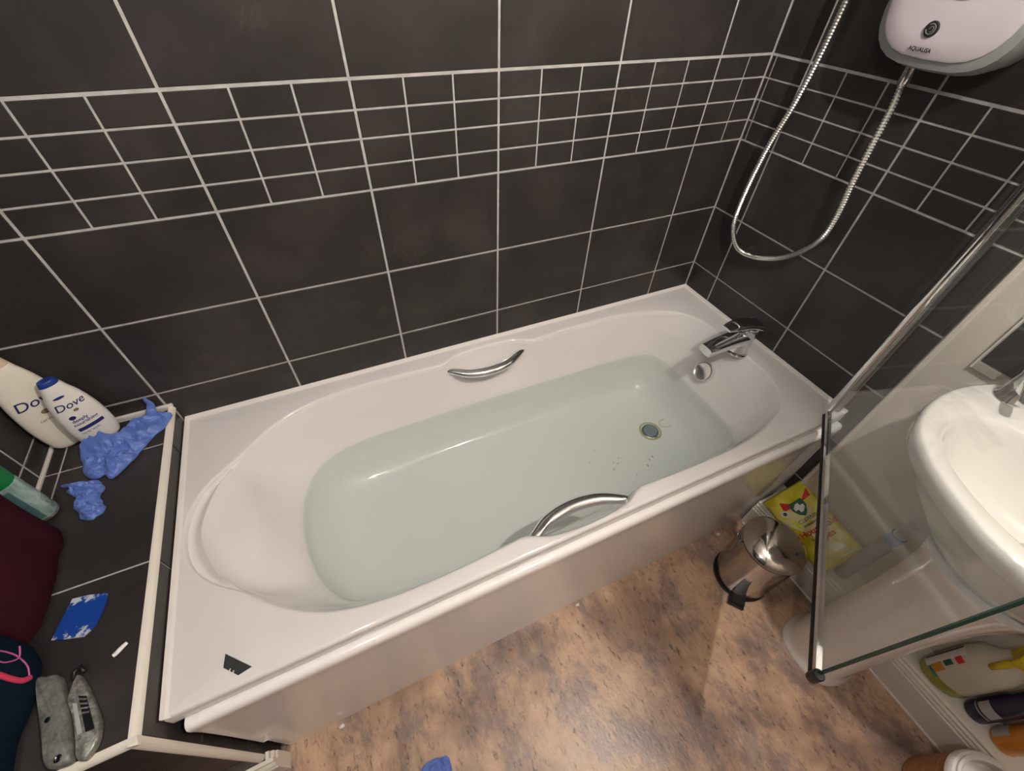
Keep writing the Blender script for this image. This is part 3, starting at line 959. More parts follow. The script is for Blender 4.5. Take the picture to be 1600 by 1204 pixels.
g = G().rings([bring(bo, Zb - 0.215, 0.42, n_=NB), bring(bo, Zb - 0.190, 0.50, n_=NB), bring(bo, Zb - 0.14, 0.68, n_=NB), bring(bo, Zb - 0.09, 0.83, n_=NB), bring(bo, Zb - 0.055, 0.90, n_=NB),
     bring(bo, Zb - 0.048, 0.94, n_=NB), bring(bo, Zb - 0.040, 0.985, n_=NB), bring(bo, Zb - 0.015, 1.0, n_=NB), bring(bo, Zb - 0.004, 0.992, n_=NB), bring(bo, Zb, 0.97, n_=NB),
     bring(bi, Zb - 0.003, 1.05, n_=NB), bring(bi, Zb - 0.007, 1.0, n_=NB), bring(bi, Zb - 0.02, 0.965, n_=NB), bring(bi, Zb - 0.06, 0.89, n_=NB), bring(bi, Zb - 0.10, 0.76, n_=NB), bring(bi, Zb - 0.13, 0.56, n_=NB), bring(bi, Zb - 0.145, 0.30, n_=NB), bring(bi, Zb - 0.148, 0.10, n_=NB)], True, True)
g.make('basin_bowl', 'ceramic', basin, smooth=True, ang=60)
disc(G(), (-0.2, BY, Zb - 0.1485), (0, 0, 1), [(0.022, -0.002), (0.023, 0.002), (0.018, 0.003), (0.016, 0.0)], 24).make('basin_waste', 'chrome', basin, smooth=True, ang=40)
ped = thing('basin_pedestal', (-0.20, BY, 0), 'white ceramic pedestal standing on the brown floor under the basin', 'pedestal')
def pring(z, hw, xf, n_=48, xb=-0.110, pw=0.8):
    out = []
    for i in range(n_):
        a = 2 * math.pi * i / n_
        ca, sa = math.cos(a), math.sin(a)
        x = (xb + xf) / 2 + (xf - xb) / 2 * math.copysign(abs(ca) ** pw, ca)
        y = BY + hw * math.copysign(abs(sa) ** pw, sa)
        out.append((x, y, z))
    return out
G().rings([pring(0.001, 0.094, -0.297), pring(0.012, 0.094, -0.297), pring(0.020, 0.088, -0.291), pring(0.05, 0.083, -0.284), pring(0.20, 0.080, -0.276), pring(0.40, 0.080, -0.276), pring(0.52, 0.085, -0.286), pring(0.60, 0.096, -0.302), pring(Zb - 0.2158, 0.106, -0.315)], True, True).make('pedestal_column', 'ceramic', ped, smooth=True, ang=50)
# basin tap
bt_ = thing('basin_tap', (-0.052, -0.905, Zb), 'chrome pillar tap at the back corner of the wash basin', 'tap')
G().lathe([(0.027, Zb - 0.002), (0.027, Zb + 0.004), (0.022, Zb + 0.010), (0.021, Zb + 0.06), (0.024, Zb + 0.07), (0.024, Zb + 0.10), (0.014, Zb + 0.108)], (-0.052, -0.905), 24).make('tap_body', 'chrome', bt_, smooth=True, ang=40)
G().tube([(-0.052, -0.905, Zb + 0.052), (-0.085, -0.918, Zb + 0.055), (-0.118, -0.931, Zb + 0.045), (-0.124, -0.933, Zb + 0.035)], [0.012, 0.011, 0.010, 0.009], 14).make('tap_spout', 'chrome', bt_, smooth=True)
# dark tiled splashback above the basin
spb = thing('splashback', (0, BY, RIM + 0.3), 'dark tiled splashback with pale trim on the wall behind the basin', 'splashback')
SYL, SYR, SB0, SB1 = -0.818, -1.432, RIM + 0.312, RIM + 0.312 + 2 * T
G().box((-0.003, SYL, SB0), (-0.010, SYR, SB1)).make('backing', 'grout', spb)
for i in range(2):
    for j in range(2):
        place_tile(spb, 'tile', W - 0.004, T - 0.004, (-0.012, SYL - W * (i + 0.5), SB0 + T * (j + 0.5)), (0, -1, 0), (-1, 0, 0))
G().box((-0.003, SYL + 0.003, SB0 - 0.020), (-0.012, SYR, SB0 - 0.0005), 0.001).make('edge_trim', 'trim_grey', spb)
G().box((-0.003, SYL + 0.0035, SB0 - 0.020), (-0.013, SYL + 0.0005, SB1 + 0.003), 0.0008).make('edge_trim', 'white_trim', spb)

# ------------------------------------------------------------------ pedal bin
bx, by, br = -0.262, -0.862, 0.085
pb = thing('pedal_bin', (bx, by, 0), 'small stainless steel pedal bin with domed lid on the floor by the bath', 'bin')
G().lathe([(br + 0.0015, 0.0005), (br + 0.002, 0.010), (br, 0.012)], (bx, by), 48).make('base_ring', 'black_plastic', pb, smooth=True, ang=40)
G().lathe([(br - 0.001, 0.011), (br, 0.013), (br, 0.235), (br + 0.001, 0.240), (br - 0.002, 0.243)], (bx, by), 64).make('bin_body', 'steel', pb, smooth=True, ang=40)
G().lathe([(br + 0.002, 0.240), (br + 0.003, 0.243), (br + 0.002, 0.246)], (bx, by), 48).make('rim_band', 'black_plastic', pb, smooth=True, ang=40)
G().lathe([(br + 0.003, 0.2455), (br + 0.0045, 0.248), (br + 0.003, 0.254), (br - 0.008, 0.262), (br * 0.75, 0.271), (br * 0.5, 0.277), (br * 0.25, 0.280), (0.002, 0.281)], (bx, by), 64).make('lid', 'steel', pb, smooth=True, ang=50)
pd = Vector((-0.80, -0.60, 0)).normalized(); ps = Vector((-pd.y, pd.x, 0))
def lbox(c, a, b_, hz):
    """box from local extents along pd, ps, z"""
    v = []
    for z in hz:
        for s, t in ((a[0], b_[0]), (a[1], b_[0]), (a[1], b_[1]), (a[0], b_[1])):
            q = Vector(c) + pd * s + ps * t
            v.append((q.x, q.y, z))
    return v
g = G()
pv = lbox((bx, by, 0), (br - 0.012, br + 0.026), (-0.020, 0.020), (0.012, 0.030))
g.add(pv, [(3, 2, 1, 0), (4, 5, 6, 7), (0, 1, 5, 4), (1, 2, 6, 5), (2, 3, 7, 6), (3, 0, 4, 7)])
pv = lbox((bx, by, 0), (br + 0.004, br + 0.032), (-0.024, 0.024), (0.006, 0.015))
g.add(pv, [(3, 2, 1, 0), (4, 5, 6, 7), (0, 1, 5, 4), (1, 2, 6, 5), (2, 3, 7, 6), (3, 0, 4, 7)])
pedal = g.make('foot_pedal', 'black_plastic', pb)
for s in (1, -1):
    c = Vector((bx, by, 0.222)) + ps * s * -1 * (br + 0.002)
    pts = []
    for i in range(13):
        a = math.pi * i / 12
        off = 0.024 * math.cos(a)
        ang_ = off / br
        dirv = (ps * -s * math.cos(ang_) + pd * math.sin(ang_))
        q = Vector((bx, by, 0)) + dirv * (br + 0.004)
        pts.append((q.x, q.y, 0.232 - 0.030 * math.sin(a)))
    G().tube(pts, 0.0018, 6).make('wire_handle', 'chrome_dark', pb, smooth=True)

# ------------------------------------------------------------------ pack of household wipes leaning on the wall above the boxing
wp = thing('wipes_packet', (-0.07, -0.86, BOX_T), 'yellow plastic packet of household wipes leaning against the white wall', 'packet')
wo = Vector((-0.060, -0.857, BOX_T + 0.062))            # centre of the packet
wl = Vector((0.10, 0.99, 0.0)).normalized()              # long axis, towards its top end
wu = Vector((0.104, 0.0, 0.100)); wu = (wu - wl * wu.dot(wl)).normalized()   # short axis, upwards along the tilt
wn = wu.cross(wl).normalized()
if wn.x > 0: wn = -wn
HL, HS = 0.128, 0.072
def pack(u, v):
    """u along the long axis -1..1, v across -1..1 -> height of the pillow"""
    e = max(0.0, 1 - abs(u) ** 6) * max(0.0, 1 - abs(v) ** 4)
    return 0.020 * e ** 0.6 + 0.0015 * noise.noise(Vector((u * 4, v * 4, 3.1)))
NU, NV = 36, 20
def pk(u, v, side):
    pinch = 1 - 0.05 * (1 - abs(u) ** 3)
    return wo + wl * (u * HL) + wu * (v * HS * (1 if abs(u) < 0.93 else 0.99)) + wn * (pack(u, v) if side > 0 else -0.55 * pack(u, v))
g = G()
for side in (1, -1):
    vv = [pk(-1 + 2 * i / NU, -1 + 2 * j / NV, side) for i in range(NU + 1) for j in range(NV + 1)]
    ff = [(i * (NV + 1) + j, (i + 1) * (NV + 1) + j, (i + 1) * (NV + 1) + j + 1, i * (NV + 1) + j + 1) for i in range(NU) for j in range(NV)]
    g.add(vv, ff)
# merge seams
bm = bmesh.new()
me = bpy.data.meshes.new('tmp'); me.from_pydata(g.v, [], g.f); bm.from_mesh(me)
bmesh.ops.remove_doubles(bm, verts=bm.verts[:], dist=0.0008)
G().bm(bm).make('film_wrap', 'yellow_film', wp, smooth=True)
bpy.data.meshes.remove(me)
def on_pack(u, v, lift=0.0008):
    return wo + wl * u + wu * v + wn * (pack(u / HL, v / HS) + lift)
def patch(poly, material, name, lift=0.0008, parent=wp, label=None):
    """flat print laid on the packet, poly in metres (u along, v across), densified fan"""
    c = np.mean(np.array(poly), axis=0)
    bmx = bmesh.new()
    vs_ = [bmx.verts.new((p[0], p[1], 0)) for p in poly]
    bmx.faces.new(vs_)
    bmesh.ops.triangulate(bmx, faces=bmx.faces[:])
    bmesh.ops.subdivide_edges(bmx, edges=bmx.edges[:], cuts=3, use_grid_fill=True)
    bmesh.ops.triangulate(bmx, faces=bmx.faces[:])
    bmx.verts.index_update()
    v = [on_pack(q.co.x, q.co.y, lift) for q in bmx.verts]
    f = [[q.index for q in ff.verts] for ff in bmx.faces]
    bmx.free()
    return obj(name, v, f, material, parent, smooth=True, label=label)
# u: + towards the top end of the packet; v: + upwards
patch([(0.060, -0.060), (0.060, 0.055), (-0.115, 0.060), (-0.115, 0.012), (-0.02, -0.02), (0.02, -0.050)], 'film_pale', 'pale_panel', 0.0006)
patch([(0.096, -0.030), (0.060, 0.018), (0.066, -0.036)], 'print_red', 'red_flash', 0.0012)
patch([(0.098, 0.066), (0.064, 0.020), (0.072, 0.060)], 'print_red', 'red_flash', 0.0012)
sh = [(0.078, -0.012), (0.078, 0.032), (0.055, 0.034), (0.036, 0.022), (0.026, 0.010), (0.036, -0.004), (0.055, -0.014)]
patch(sh, 'print_green', 'shield_emblem', 0.0016)
patch([(0.069, 0.005), (0.069, 0.015), (0.060, 0.015), (0.060, 0.026), (0.050, 0.026), (0.050, 0.015), (0.040, 0.015), (0.040, 0.005), (0.050, 0.005), (0.050, -0.006), (0.060, -0.006), (0.060, 0.005)], 'print_white', 'white_cross', 0.0024)
patch([(0.058 + 0.012 * math.cos(a), -0.038 + 0.012 * math.sin(a)) for a in [2 * math.pi * i / 14 for i in range(14)]], 'print_white', 'round_badge', 0.0014)
patch([(0.058 + 0.006 * math.cos(a), -0.038 + 0.006 * math.sin(a)) for a in [2 * math.pi * i / 10 for i in range(10)]], 'print_green', 'round_badge', 0.0020)
tmap = lambda u0, v0: (lambda a, b_: on_pack(u0 + b_, v0 + a, 0.0022))
text_mesh('lettering', 'CLEANING', 0.016, tmap(0.016, 0.016), 'print_green', wp, shear=0.2, label='dark outlined lettering')
text_mesh('lettering', 'Antibacterial', 0.009, tmap(0.001, 0.006), 'print_black', wp, bold=0.0002)
text_mesh('lettering', 'Household', 0.027, tmap(-0.020, 0.014), 'print_red', wp, bold=0.0006, label='red lettering reading Household')
text_mesh('lettering', 'Wipes', 0.026, tmap(-0.048, 0.010), 'print_red', wp, bold=0.0006)

# ------------------------------------------------------------------ things standing on the boxing
def lathe_part(c, prof, name, material, parent, sx=1, sy=1, rot=0, seg=28):
    return G().lathe(prof, c, seg, sx, sy, rot).make(name, material, parent, smooth=True, ang=40)
B0 = BOX_T + 0.0005
t = thing('slim_bottle', (-0.052, -1.000, B0), 'slim grey bottle with a blue collar standing behind the glass by the pedestal', 'bottle')
c = (-0.052, -1.000)
lathe_part(c, [(0.017, B0), (0.020, B0 + 0.004), (0.020, B0 + 0.225), (0.018, B0 + 0.235)], 'bottle_body', 'slim_grey', t)
lathe_part(c, [(0.0185, B0 + 0.236), (0.0195, B0 + 0.238), (0.0195, B0 + 0.268), (0.0185, B0 + 0.270)], 'blue_collar', 'slim_blue', t)
lathe_part(c, [(0.016, B0 + 0.2705), (0.0165, B0 + 0.30), (0.012, B0 + 0.325), (0.004, B0 + 0.33)], 'bottle_cap', 'slim_grey', t)

t = thing('spray_bottle', (-0.056, -1.300, B0), 'wide translucent cleaning spray bottle with yellow-green base and yellow trigger beside the pedestal', 'bottle')
c = (-0.056, -1.300)
def wrap_cyl(c, r, sx, sy, rot, z0, a0):
    def f_(u, v):
        a = a0 + u / r
        x, y = r * sx * math.cos(a), r * sy * math.sin(a)
        return Vector((c[0] + x * math.cos(rot) - y * math.sin(rot), c[1] + x * math.sin(rot) + y * math.cos(rot), z0 + v))
    return f_
def cyl_patch(name, material, parent, c, r, a0, a1, z0, z1, sx=1, sy=1, rot=0, n_=14, label=None):
    f_ = wrap_cyl(c, r, sx, sy, rot, 0, 0)
    v = [f_((a0 + (a1 - a0) * i / n_) * r, z) for z in (z0, z1) for i in range(n_ + 1)]
    fc = [(i, i + 1, n_ + 2 + i, n_ + 1 + i) for i in range(n_)]
    return obj(name, v, fc, material, parent, smooth=True, label=label)
R_ = math.radians
SXY = (0.70, 1.10, 0.15)
lathe_part(c, [(0.036, B0), (0.044, B0 + 0.004), (0.0465, B0 + 0.014), (0.0465, B0 + 0.040)], 'liquid_base', 'spray_liquid', t, *SXY, seg=40)
lathe_part(c, [(0.0465, B0 + 0.0402), (0.0465, B0 + 0.17), (0.041, B0 + 0.20), (0.020, B0 + 0.232), (0.017, B0 + 0.245)], 'bottle_body', 'spray_clear', t, *SXY, seg=40)
cyl_patch('label_panel', 'bottle_white', t, c, 0.0468, R_(92), R_(128), B0 + 0.030, B0 + 0.165, *SXY)
cyl_patch('label_edge', 'label_dark', t, c, 0.0470, R_(92), R_(101), B0 + 0.032, B0 + 0.160, *SXY)
cyl_patch('label_band', 'label_teal', t, c, 0.0470, R_(128), R_(160), B0 + 0.034, B0 + 0.043, *SXY)
cyl_patch('label_band', 'label_orange', t, c, 0.0470, R_(126), R_(150), B0 + 0.044, B0 + 0.078, *SXY)
cyl_patch('label_band', 'print_green', t, c, 0.0470, R_(126), R_(142), B0 + 0.086, B0 + 0.112, *SXY)
cyl_patch('label_band', 'print_red', t, c, 0.0470, R_(126), R_(146), B0 + 0.124, B0 + 0.145, *SXY)
lathe_part(c, [(0.0165, B0 + 0.2452), (0.0175, B0 + 0.247), (0.0175, B0 + 0.268), (0.013, B0 + 0.272)], 'collar', 'yellow_plastic', t)
G().box((c[0] - 0.058, c[1] - 0.010, B0 + 0.2705), (c[0] + 0.028, c[1] + 0.014, B0 + 0.296), 0.005).make('trigger_head', 'yellow_plastic', t, smooth=True, ang=40)
G().tube([(c[0] - 0.030, c[1], B0 + 0.270), (c[0] - 0.046, c[1] + 0.006, B0 + 0.245), (c[0] - 0.050, c[1] + 0.010, B0 + 0.210)], [0.008, 0.008, 0.006], 8, True, 0.7).make('trigger', 'yellow_plastic', t, smooth=True)

t = thing('navy_bottle', (-0.046, -1.384, B0), 'dark navy bottle with a small silver label next to the spray bottle', 'bottle')
c = (-0.046, -1.384)
lathe_part(c, [(0.022, B0), (0.0255, B0 + 0.004), (0.026, B0 + 0.06), (0.025, B0 + 0.115), (0.021, B0 + 0.135), (0.022, B0 + 0.150), (0.022, B0 + 0.19), (0.018, B0 + 0.195)], 'bottle_body', 'navy_bottle', t)
cyl_patch('silver_label', 'label_silver', t, c, 0.0263, R_(120), R_(210), B0 + 0.048, B0 + 0.082)
cyl_patch('silver_stripe', 'label_silver', t, c, 0.0262, R_(110), R_(215), B0 + 0.038, B0 + 0.042)

t = thing('amber_bottle', (-0.046, -1.448, B0), 'orange amber bottle with a pale printed label beside the navy bottle', 'bottle')
c = (-0.046, -1.448)
lathe_part(c, [(0.024, B0), (0.029, B0 + 0.004), (0.030, B0 + 0.09), (0.026, B0 + 0.12), (0.013, B0 + 0.14), (0.013, B0 + 0.165)], 'bottle_body', 'amber', t)
cyl_patch('pale_label', 'label_silver', t, c, 0.0303, R_(85), R_(140), B0 + 0.012, B0 + 0.060)
lathe_part(c, [(0.015, B0 + 0.1655), (0.0155, B0 + 0.19), (0.013, B0 + 0.194)], 'bottle_cap', 'bottle_white', t)

# wooden pot with white rim in the corner of the frame
pc = (-0.207, -1.492)
t = thing('wooden_pot', (pc[0], pc[1], 0), 'wood-effect round pot with a thick white rim at the bottom right', 'pot')
lathe_part(pc, [(0.084, 0.001), (0.087, 0.004), (0.0885, 0.150)], 'pot_body', 'wood', t, seg=56)
lathe_part(pc, [(0.087, 0.1505), (0.091, 0.153), (0.091, 0.166), (0.087, 0.171), (0.081, 0.172), (0.081, 0.178), (0.076, 0.180), (0.071, 0.176), (0.069, 0.155), (0.066, 0.154)], 'pot_rim', 'white_plastic', t, seg=56)
t = thing('toilet_roll', (pc[0] + 0.01, pc[1], 0.156), 'white toilet roll resting inside the wooden pot', 'toilet roll')
G().rings([[(pc[0] + 0.008 + r * math.cos(a), pc[1] + r * math.sin(a), z) for a in [2 * math.pi * i / 36 for i in range(36)]] for r, z in
           [(0.020, 0.2185), (0.020, 0.157), (0.046, 0.157), (0.048, 0.160), (0.048, 0.216), (0.046, 0.219), (0.020, 0.2185)]]).make('paper_roll', 'paper', t, smooth=True, ang=40)
G().rings([[(pc[0] + 0.008 + r * math.cos(a), pc[1] + r * math.sin(a), z) for a in [2 * math.pi * i / 24 for i in range(24)]] for r, z in
           [(0.0195, 0.218), (0.0195, 0.157), (0.0183, 0.157), (0.0183, 0.218), (0.0195, 0.218)]]).make('card_core', 'label_cream', t, smooth=True, ang=40)

# ------------------------------------------------------------------ things on the ledge
L0 = LZ + 0.0005
def oval_bottle(name, label, c, rot, hw, dep, H, capmat, bodymat, capH, prof):
    """oval bottle; prof: list of (fraction of height, width factor, depth factor)"""
    t = thing(name, (c[0], c[1], L0), label, 'bottle', None)
    cr, sr = math.cos(rot), math.sin(rot)
    P = catmull(prof, 5, False)
    def pt(a, w_, d_, z):
        ca, sa = math.cos(a), math.sin(a)
        x = w_ * math.copysign(abs(ca) ** 0.8, ca); y = d_ * math.copysign(abs(sa) ** 0.8, sa)
        return (c[0] + x * cr - y * sr, c[1] + x * sr + y * cr, z)
    rs = []; cs = []
    for fr, wf, df in P:
        ring = [pt(2 * math.pi * i / 36, hw * wf, dep * df, L0 + H * fr) for i in range(36)]
        (rs if fr <= 1 - capH + 1e-6 else cs).append(ring)
    G().rings(rs, True, True).make('bottle_body', bodymat, t, smooth=True, ang=50)
    top = [[(q[0], q[1], q[2] + 0.0006) for q in rs[-1]]]
    G().rings(top + cs, True, True).make('cap', capmat, t, smooth=True, ang=50)
    F = np.array(P)
    def front(u, v):
        """u: across (m), v: height above base (m) -> point just off the front"""
        fr = v / H
        wf = np.interp(fr, F[:, 0], F[:, 1]); df = np.interp(fr, F[:, 0], F[:, 2])
        w_, d_ = hw * wf, dep * df
        ca = max(-0.98, min(0.98, u / w_))
        s_ = (1 - abs(ca) ** (2 / 0.8)) ** (0.8 / 2)
        y = -d_ * s_ - 0.0007
        return Vector((c[0] + u * cr - y * sr, c[1] + u * sr + y * cr, L0 + v))
    return t, front
prof1 = [(0, 0.62, 0.7), (0.015, 0.74, 0.85), (0.06, 0.88, 0.96), (0.2, 0.98, 1.0), (0.35, 1.0, 1.0), (0.55, 0.93, 0.95), (0.72, 0.78, 0.86), (0.84, 0.58, 0.75), (0.855, 0.55, 0.74), (0.93, 0.44, 0.62), (0.985, 0.36, 0.5), (1.0, 0.26, 0.36)]
def front_patch(front, poly, name, material, parent, cuts=3):
    bmx = bmesh.new()
    bmx.faces.new([bmx.verts.new((p[0], p[1], 0)) for p in poly])
    bmesh.ops.triangulate(bmx, faces=bmx.faces[:])
    bmesh.ops.subdivide_edges(bmx, edges=bmx.edges[:], cuts=cuts, use_grid_fill=True)
    bmesh.ops.triangulate(bmx, faces=bmx.faces[:])
    bmx.verts.index_update()
    v = [front(q.co.x, q.co.y) for q in bmx.verts]
    f = [[q.index for q in ff.verts] for ff in bmx.faces]
    bmx.free()
    return obj(name, v, f, material, parent, smooth=True)
def drop(cx_, cy_, r1, r2, n_=20):
    return [(cx_ + r1 * math.cos(2 * math.pi * i / n_), cy_ + r2 * math.sin(2 * math.pi * i / n_)) for i in range(n_)]
t, fr = oval_bottle('shower_bottle', 'larger cream and white body wash bottle with peach cap nearest the left wall', (-1.896, -0.034), R_(33), 0.048, 0.020, 0.255, 'cap_peach', 'bottle_cream', 0.075, prof1)
text_mesh('lettering', 'Dove', 0.032, lambda a, b_: fr(a, 0.142 + b_), 'print_blue', t, shear=0.25, bold=0.0002, label='dark blue Dove lettering')
front_patch(fr, drop(0.002, 0.113, 0.009, 0.006), 'bird_mark', 'print_gold', t)
text_mesh('lettering', 'caring silk', 0.0105, lambda a, b_: fr(a, 0.094 + b_), 'print_gold', t)
front_patch(fr, [(0.046, 0.090), (0.050, 0.045), (0.036, 0.022), (0.012, 0.030), (0.000, 0.055), (0.018, 0.080)], 'cream_swirl', 'label_cream', t)
prof2 = [(0, 0.64, 0.7), (0.015, 0.76, 0.85), (0.06, 0.90, 0.96), (0.2, 1.0, 1.0), (0.38, 1.0, 1.0), (0.56, 0.92, 0.95), (0.72, 0.77, 0.86), (0.85, 0.56, 0.74), (0.87, 0.54, 0.72), (0.94, 0.44, 0.62), (0.99, 0.36, 0.5), (1.0, 0.28, 0.38)]
t, fr2 = oval_bottle('shower_bottle', 'smaller white body wash bottle with blue cap beside the blue glove', (-1.838, -0.053), R_(33), 0.040, 0.020, 0.192, 'cap_blue', 'bottle_white', 0.06, prof2)
text_mesh('lettering', 'Dove', 0.024, lambda a, b_: fr2(a - 0.002, 0.128 + b_), 'print_blue', t, shear=0.25, bold=0.0002, label='dark blue Dove lettering')
front_patch(fr2, drop(0.0, 0.112, 0.005, 0.0035), 'bird_mark', 'print_gold', t)
front_patch(fr2, drop(-0.016, 0.097, 0.006, 0.005), 'round_badge', 'print_blue', t)
text_mesh('lettering', 'deeply', 0.011, lambda a, b_: fr2(a - 0.008, 0.087 + b_), 'print_blue', t, bold=0.0002)
text_mesh('lettering', 'nourishing', 0.011, lambda a, b_: fr2(a - 0.002, 0.077 + b_), 'print_blue', t, bold=0.0002)
front_patch(fr2, [(-0.025, 0.057), (0.024, 0.057), (0.024, 0.066), (-0.025, 0.066)], 'blue_band', 'print_blue', t)
text_mesh('lettering', 'body wash', 0.008, lambda a, b_: fr2(a - 0.008, 0.050 + b_), 'print_blue', t)
front_patch(fr2, drop(-0.006, 0.152, 0.010, 0.003), 'small_emblem', 'print_blue', t)

# aerosol can with green cap
cc_ = (-1.912, -0.236)
t = thing('aerosol_can', (cc_[0], cc_[1], L0), 'pale teal aerosol can with a green cap in front of the body wash bottles', 'can')
lathe_part(cc_, [(0.020, L0), (0.0225, L0 + 0.002), (0.0235, L0 + 0.006), (0.0225, L0 + 0.009)], 'can_rim', 'can_base', t)
lathe_part(cc_, [(0.0225, L0 + 0.0092), (0.0228, L0 + 0.011), (0.0228, L0 + 0.112), (0.0215, L0 + 0.118)], 'can_body', 'can_print', t)
lathe_part(cc_, [(0.0222, L0 + 0.1182), (0.0225, L0 + 0.120), (0.0225, L0 + 0.152), (0.020, L0 + 0.160), (0.010, L0 + 0.163)], 'cap', 'green_cap', t)
cyl_patch('teal_stripe', 'can_teal', t, cc_, 0.0231, R_(-88), R_(-58), L0 + 0.012, L0 + 0.108)
cyl_patch('small_print', 'print_green', t, cc_, 0.0231, R_(15), R_(35), L0 + 0.026, L0 + 0.034)
for q in range(5):
    cyl_patch('print_line', 'print_grey', t, cc_, 0.0231, R_(-15), R_(25 + 6 * (q % 2)), L0 + 0.018 + q * 0.0055 + (0.012 if q > 1 else 0), L0 + 0.0195 + q * 0.0055 + (0.012 if q > 1 else 0))
for q in range(2):
    cyl_patch('print_line', 'print_grey', t, cc_, 0.0231, R_(-10), R_(-2), L0 + 0.018 + q * 0.014, L0 + 0.026 + q * 0.014)

def crumple(name, label, cat, poly, z0, mat_name, hmax, seed, sc=28, cuts=5, lift=None, group=None, extra=None):
    """crumpled glove: outline polygon (x, y), puffed and folded on top, closed underneath"""
    bmx = bmesh.new()
    P = catmull([(p[0], p[1]) for p in poly], 3)
    vs_ = [bmx.verts.new((p[0], p[1], 0)) for p in P]
    es = [bmx.edges.new((vs_[i], vs_[(i + 1) % len(vs_)])) for i in range(len(vs_))]
    bmesh.ops.triangle_fill(bmx, edges=es, use_beauty=True)
    for _ in range(7):
        long = [e for e in bmx.edges if e.calc_length() > 0.0032]
        if not long: break
        bmesh.ops.subdivide_edges(bmx, edges=long, cuts=1)
        bmesh.ops.triangulate(bmx, faces=bmx.faces[:])
    bound = [(v.co.x, v.co.y) for v in bmx.verts if v.is_boundary]
    B = np.array(bound)
    bmx.verts.index_update()
    top = []; bot = []
    for v in bmx.verts:
        x, y = v.co.x, v.co.y
        d = float(np.min(np.hypot(B[:, 0] - x, B[:, 1] - y)))
        e = min(1.0, d / 0.016) ** 0.6
        q = Vector((x * sc, y * sc, seed))
        wv = q + 0.6 * noise.noise_vector(q * 0.7)
        fold = 1 - min(1.0, abs(noise.noise(wv)) * 3.2)
        fold2 = 1 - min(1.0, abs(noise.noise(wv * 1.9 + Vector((5, 1, 2)))) * 3.0)
        fold3 = 1 - min(1.0, abs(noise.noise(wv * 4.1 + Vector((2, 7, 4)))) * 3.0)
        h = hmax * e * (0.24 + 0.44 * fold + 0.24 * fold2 + 0.08 * fold3)
        if extra: h += extra(x, y) * e * (0.7 + 0.5 * fold)
        lf = lift(x, y) if lift else 0.0
        jx = 0.004 * noise.noise(q * 1.7 + Vector((9, 0, 0))); jy = 0.004 * noise.noise(q * 1.7 + Vector((0, 9, 0)))
        top.append((x + jx, y + jy, z0 + lf + 0.0025 + max(h, 0.0008)))
        bot.append((x + jx, y + jy, z0 + lf + 0.0004))
    k_ = len(top)
    f = [[q.index for q in ff.verts] for ff in bmx.faces]
    fb = [[i + k_ for i in reversed(q)] for q in f]
    side = []
    for e in bmx.edges:
        if e.is_boundary:
            a, b_ = e.verts[0].index, e.verts[1].index
            side.append((a, b_, b_ + k_, a + k_))
    bmx.free()
    cxy = np.mean(B, axis=0)
    o = obj(name, top + bot, f + fb + side, mat_name, None, smooth=True, ang=28, loc=(cxy[0], cxy[1], z0))
    return tag(o, label, cat, group)
# camera-independent outlines, measured on the ledge top
GLOVE1 = [(-1.752, -0.030), (-1.735, -0.022), (-1.714, -0.026), (-1.698, -0.044), (-1.707, -0.071), (-1.731, -0.103), (-1.753, -0.139), (-1.775, -0.167), (-1.803, -0.197), (-1.820, -0.180), (-1.833, -0.184), (-1.852, -0.172),
          (-1.866, -0.150), (-1.868, -0.120), (-1.874, -0.100), (-1.856, -0.096), (-1.836, -0.090), (-1.812, -0.078), (-1.792, -0.055), (-1.785, -0.036), (-1.768, -0.030)]
go = crumple('nitrile_glove', 'crumpled blue disposable glove spread over the ledge corner by the bath', 'glove', GLOVE1, L0, 'nitrile', 0.026, 1.3, 27,
        lift=lambda x, y: 0.002, extra=lambda x, y: (0.030 * math.exp(-((y + 0.100) / 0.020) ** 2) if x < -1.80 else 0.030 * math.exp(-((y + 0.100) / 0.020) ** 2) * max(0, 1 - (x + 1.80) / 0.03)))
# one finger of that glove stands up against the back wall
fg = G().tube(catmull([(-1.738, -0.040, L0 + 0.012), (-1.737, -0.026, L0 + 0.020), (-1.733, -0.019, L0 + 0.033), (-1.736, -0.016, L0 + 0.046), (-1.737, -0.015, L0 + 0.056)], 5, False), [0.013 - 0.0105 * i / 20 for i in range(21)], 10, True, 0.35, up=(0, 1, 0.2))
me = go.data
bmx = bmesh.new(); bmx.from_mesh(me)
base_ = [bmx.verts.new(Vector(q) - Vector(go.location)) for q in fg.v]
for q in fg.f:
    bmx.faces.new([base_[i] for i in q]).smooth = True
bmx.to_mesh(me); bmx.free()
GLOVE2 = [(-1.898, -0.172), (-1.882, -0.176), (-1.862, -0.178), (-1.846, -0.188), (-1.829, -0.190), (-1.815, -0.216), (-1.822, -0.232), (-1.813, -0.250), (-1.804, -0.275), (-1.825, -0.292), (-1.847, -0.280), (-1.853, -0.262), (-1.862, -0.244), (-1.866, -0.218), (-1.886, -0.199), (-1.882, -0.188)]
crumple('nitrile_glove', 'small tightly crumpled blue glove next to the aerosol can', 'glove', GLOVE2, L0, 'nitrile', 0.024, 7.7, 42)

# blue filling scraper with dried white sealant
SP = [(-1.827, -0.4566), (-1.8018, -0.4606), (-1.7725, -0.4699), (-1.7722, -0.4863), (-1.7769, -0.5086), (-1.7829, -0.5245), (-1.7976, -0.5359), (-1.8204, -0.5295), (-1.8448, -0.5212), (-1.8379, -0.495)]
sc_ = G().prism([(x, y, L0) for x, y in SP], 0.003).make('plastic_scraper', 'scraper_blue', None, loc=(-1.81, -0.50, L0))
tag(sc_, 'blue plastic sealant scraper smeared white, flat on the dark ledge', 'scraper')
